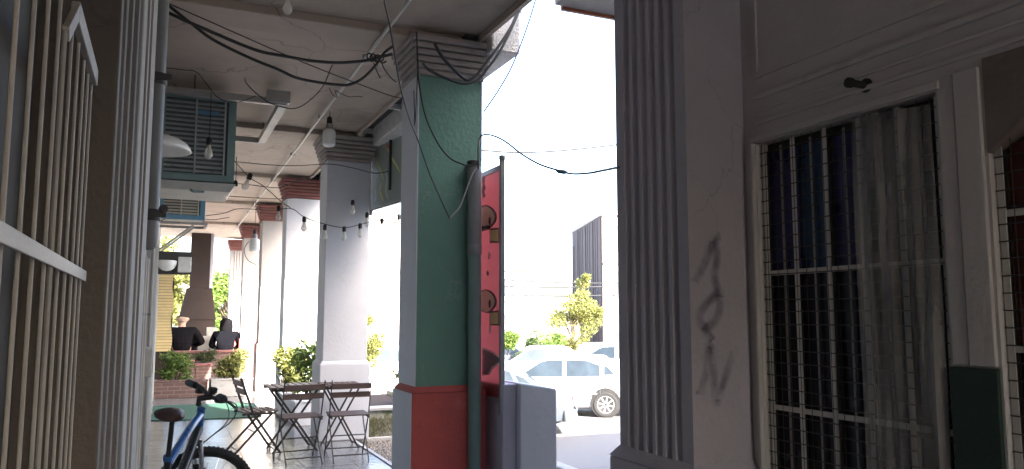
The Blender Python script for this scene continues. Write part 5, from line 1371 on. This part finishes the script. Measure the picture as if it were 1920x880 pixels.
# ================================================================== TREES AND BUSHES ACROSS THE STREET
def tree(label, base, height, crown_c, crown_r, n, size, mat, seed, lobes=14, trunk_r=.08, group='trees across the street'):
    rg = random.Random(seed); base = Vector(base)
    t = thing('tree', label, 'tree', base, group)
    cz = base.z + crown_c; top = Vector((base.x + rg.uniform(-.1, .1), base.y, base.z + height))
    MB().tube(smooth_path([base, base + Vector((.03, 0, height * .3)), base + Vector((-.04, .03, height * .6)), top - Vector((0, 0, height * .1))]), [trunk_r * (1 - .8 * i / 18) for i in range(19)], 8).build('trunk', 'bark', t, True)
    mb = MB()
    for k in range(lobes):
        zt = rg.uniform(-1, 1); taper = math.sqrt(max(.05, 1 - abs(zt) ** 2.2)) * (1 if zt < 0 else (1 - .35 * zt))
        a = rg.uniform(0, 6.28); rr_ = rg.uniform(.25, .85) * taper
        q = Vector((base.x + math.cos(a) * crown_r[0] * rr_, base.y + math.sin(a) * crown_r[1] * rr_, cz + zt * crown_r[2] * .8))
        s0 = base + Vector((0, 0, max(height * .28, (q.z - base.z) * .62)))
        MB().tube([s0, (s0 + q) / 2 + Vector((0, 0, .1)), q], [trunk_r * .35, trunk_r * .22, trunk_r * .08], 5).build('limb', 'bark', t)
        f = rg.uniform(.24, .42)
        leaves(mb, q, (crown_r[0] * f, crown_r[1] * f, crown_r[2] * f * .8), n // lobes, size, rg, .35)
    tag(mb.build('crown', mat, t, fix=False), kind='stuff')
    return t
tc_ = at_depth(1072, 30, STREETZ)
tr_ = tree('broad yellow green tree with a narrow top in front of the tall grey building', tc_, 3.9, 2.10, (1.15, 1.15, 1.15), 8000, .065, 'leaf_yellow', 31, 24)
mb = MB(); rg = random.Random(77)
for (px, py, r_) in ((1092, 532, .28), (1090, 555, .34), (1102, 575, .40), (1085, 585, .45), (1112, 600, .42), (1098, 520, .16), (1050, 600, .35), (1120, 585, .25)):
    q = at_depth(px, 30 + rg.uniform(-.3, .3), CAMZ - (py - 592) / F * 30)
    leaves(mb, q, (r_, r_, r_ * .8), 650, .065, rg, .3)
    MB().tube([tc_ + Vector((0, 0, 2.0)), (tc_ + Vector((0, 0, 2.2)) + q) / 2, q], [.03, .02, .008], 5).build('limb', 'bark', tr_)
tag(mb.build('upper_crown', 'leaf_yellow', tr_, fix=False), kind='stuff')
def bush(px, py, dep, rx, rz, lab, mat, seed):
    c = at_depth(px, dep, 0); c.z = CAMZ - (py - 592) / F * dep
    t = thing('street_bush', lab, 'bush', (c.x, c.y, STREETZ), 'bushes across the street')
    rg = random.Random(seed)
    MB().tube([(c.x, c.y, STREETZ), (c.x + .03, c.y, (STREETZ + c.z) / 2), c], [.05, .04, .02], 6).build('stem', 'bark', t)
    mb = MB()
    for k in range(10):
        q = c + Vector((rg.uniform(-.6, .6) * rx, rg.uniform(-.6, .6) * rx, rg.uniform(-.6, .6) * rz))
        leaves(mb, q, (rx * .45, rx * .45, rz * .45), 300, .07, rg)
    tag(mb.build('foliage', mat, t, fix=False), kind='stuff')
bush(1030, 640, 28.5, .75, .5, 'low green bush left of the broad yellow green tree', 'leaf', 41)
bush(1000, 650, 28, .45, .35, 'small green bush behind the white saloon', 'leaf_dark', 42)
bush(952, 636, 27, .40, .35, 'bright green bush at the edge of the red board', 'leaf', 43)
bush(684, 612, 24, .40, .45, 'yellow green treetop right beside the white column', 'leaf_yellow', 44)
bush(690, 655, 23, .55, .6, 'larger yellow green bush below the treetop beside the white column', 'leaf_yellow', 45)
tree('tall leafy tree beyond the barbecue at the far left', (0.1, 31, -0.02), 5.2, 3.2, (1.6, 1.6, 2.0), 9000, .16, 'leaf_yellow', 51, 20, .12, 'trees beyond the barbecue')
tree('leafy tree beyond the barbecue right of the chimney', (2.4, 33, -0.02), 3.6, 1.9, (1.5, 1.5, 1.5), 7000, .16, 'leaf', 52, 18, .12, 'trees beyond the barbecue')

# ================================================================== BUILDINGS ACROSS THE STREET
def building(label, corner, direc, length, depth, z1, wallmat, sidemat, floors, bays, group='buildings across the street', name='building', ac=False):
    """corner: near corner on the ground; direc: angle of the front face; the block lies to the left of that direction"""
    t = thing(name, label, 'building', corner, group)
    d = Vector((math.cos(direc), math.sin(direc), 0)); n = Vector((-d.y, d.x, 0)); c = Vector(corner)
    def P(a, b, z): return c + d * a + n * b + Vector((0, 0, z - c.z))
    def blk(a0, a1, b0, b1, z0_, z1_):
        vs = [P(a, b, z) for z in (z0_, z1_) for b in (b0, b1) for a in (a0, a1)]
        return MB().add(vs, [(0, 2, 3, 1), (4, 5, 7, 6), (0, 1, 5, 4), (2, 6, 7, 3), (0, 4, 6, 2), (1, 3, 7, 5)])
    blk(0, length, 0, depth, c.z, z1).build('walls', wallmat, t)
    if sidemat:
        blk(-.06, -.004, 0.0, depth, c.z, z1 + .02).build('side_wall', sidemat, t)
    blk(-.1, length + .1, -.1, depth + .1, z1 + .03, z1 + .3).build('parapet', wallmat, t)
    fh = (z1 - c.z) / floors
    for f in range(floors):
        for b in range(bays):
            a0 = length * (b + .25) / bays; a1 = length * (b + .75) / bays; zz = c.z + f * fh + fh * .32
            wd = blk(a0, a1, -.03, -.004, zz, zz + fh * .48).build('window', 'winglass', t)
            blk(a0 - .1, a1 + .1, -.12, -.004, zz - .12, zz - .004).build('sill', 'bldg_white', wd)
            blk((a0 + a1) / 2 - .03, (a0 + a1) / 2 + .03, -.05, -.032, zz, zz + fh * .48).build('frame', 'bldg_white', wd)
        if f:
            blk(0, length, -.08, -.004, c.z + f * fh - .12, c.z + f * fh).build('string_course', wallmat, t)
    return t
# tall block: grey blind flank towards the viewer, pale front to its right
ncor = at_depth(1130, 46, STREETZ); fcor = at_depth(1074, 56, STREETZ)
dv = (ncor - fcor).normalized()
ang = math.atan2(dv.y, dv.x) + math.pi / 2
tb_ = building('tall pale block with a blind grey side wall above the small tree', ncor, ang, 18, (ncor - fcor).length, 7.45, 'bldg_white', 'bldg_side', 3, 6)
nrm = Vector((math.cos(ang), math.sin(ang), 0)); along = Vector((-nrm.y, nrm.x, 0)); Lf = (ncor - fcor).length
for k in range(13):
    c = ncor + along * (Lf * (k + .5 + ((k * 37) % 10 - 5) * .06) / 13) - nrm * .075
    MB().bar(c + Vector((0, 0, .1)), c + Vector((0, 0, 7.45 - STREETZ - (1.0 if k > 10 else .06))), .05, .04 if k % 3 else .09, tuple(nrm)).build('cladding_rib', 'bldg_side', tb_)
for (k, h_) in ((0.4, .9), (Lf - .5, .7)):
    c = ncor + along * k + nrm * .4
    MB().bar(c + Vector((0, 0, 7.4 - STREETZ)), c + Vector((0, 0, 7.75 + h_ - STREETZ)), .08, .08).build('roof_post', 'steel_grey', tb_)
# wall mounted cooler on its front
q = at_depth(1156, 44.5, 0); q.z = CAMZ + 20 / F * 44.5
o = thing('wall_cooler', 'small wall cooler on the pale front of the tall block', 'air cooler', q)
MB().box(q.x - .35, q.x + .35, q.y - .3, q.y + .3, q.z - .28, q.z + .28).build('case', 'cooler_grey', o, bevel=.03)
MB().box(q.x - .28, q.x + .28, q.y - .34, q.y - .303, q.z - .2, q.z + .2).build('vent', 'pad', o)
def facing(px, dep, px2, dep2):
    a = at_depth(px, dep, STREETZ); b = at_depth(px2, dep2, STREETZ); d = b - a
    return a, math.atan2(d.y, d.x), d.length
a, ang, L = facing(930, 40, 1085, 44)
building('long low pale house across the street behind the small tree', a, ang, L, 8, 2.2, 'bldg_white', None, 1, 5)
a, ang, L = facing(820, 60, 1010, 62)
building('pale two storey house farther back across the street', a, ang, L, 9, 5.0, 'bldg_cream', None, 2, 5)
a, ang, L = facing(640, 36, 770, 40)
building('pale building seen between the white and green columns', a, ang, L, 8, 6.2, 'bldg_white', None, 2, 5)
a, ang, L = facing(300, 52, 560, 50)
building('pale house far beyond the barbecue', a, ang, L, 8, 4.2, 'bldg_cream', None, 1, 5)
bw = thing('garden_wall', 'low brick coloured garden wall behind the parked cars', 'wall', at_depth(1000, 34, STREETZ))
a = at_depth(880, 33, STREETZ); b = at_depth(1180, 36, STREETZ)
MB().bar(a + Vector((0, 0, .55)), b + Vector((0, 0, .55)), .25, 1.1).build('wall_body', 'bldg_brick', bw)
MB().bar(a + Vector((0, 0, 1.15)), b + Vector((0, 0, 1.15)), .33, .08).build('coping', 'bldg_white', bw)
for (y0, y1, dep, lab) in ((524, 530, 40, 'upper power line in front of the tall grey flank'), (537, 532, 39, 'middle power line in front of the tall grey flank'), (553, 548, 38, 'lower power line in front of the tall grey flank')):
    pa = at_depth(930, dep, CAMZ + (592 - y0) / F * dep); pb_ = at_depth(1260, dep, CAMZ + (592 - y1) / F * dep)
    o = MB().tube([pa + (pb_ - pa) * t - Vector((0, 0, .5 * t * (1 - t))) for t in [i / 12 for i in range(13)]], .028, 5).build('power_line', 'cable', smooth=True)
    tag(o, lab, 'cable', 'power lines over the street', 'thing')
# street pole with a dark hanging banner near the fluted column
q = at_depth(1155, 24, STREETZ)
o = thing('street_pole', 'thin dark street pole beside the fluted column edge', 'pole', q)
MB().tube([q, q + Vector((0, 0, 1.6)), q + Vector((0.05, 0, 3.1))], [.035, .03, .025], 8).build('post', 'steel_grey', o, True)
MB().box(q.x - .02, q.x + .14, q.y - .03, q.y + .03, q.z + 1.2, q.z + 1.9).build('plate', 'steel_dark', o, bevel=.01)
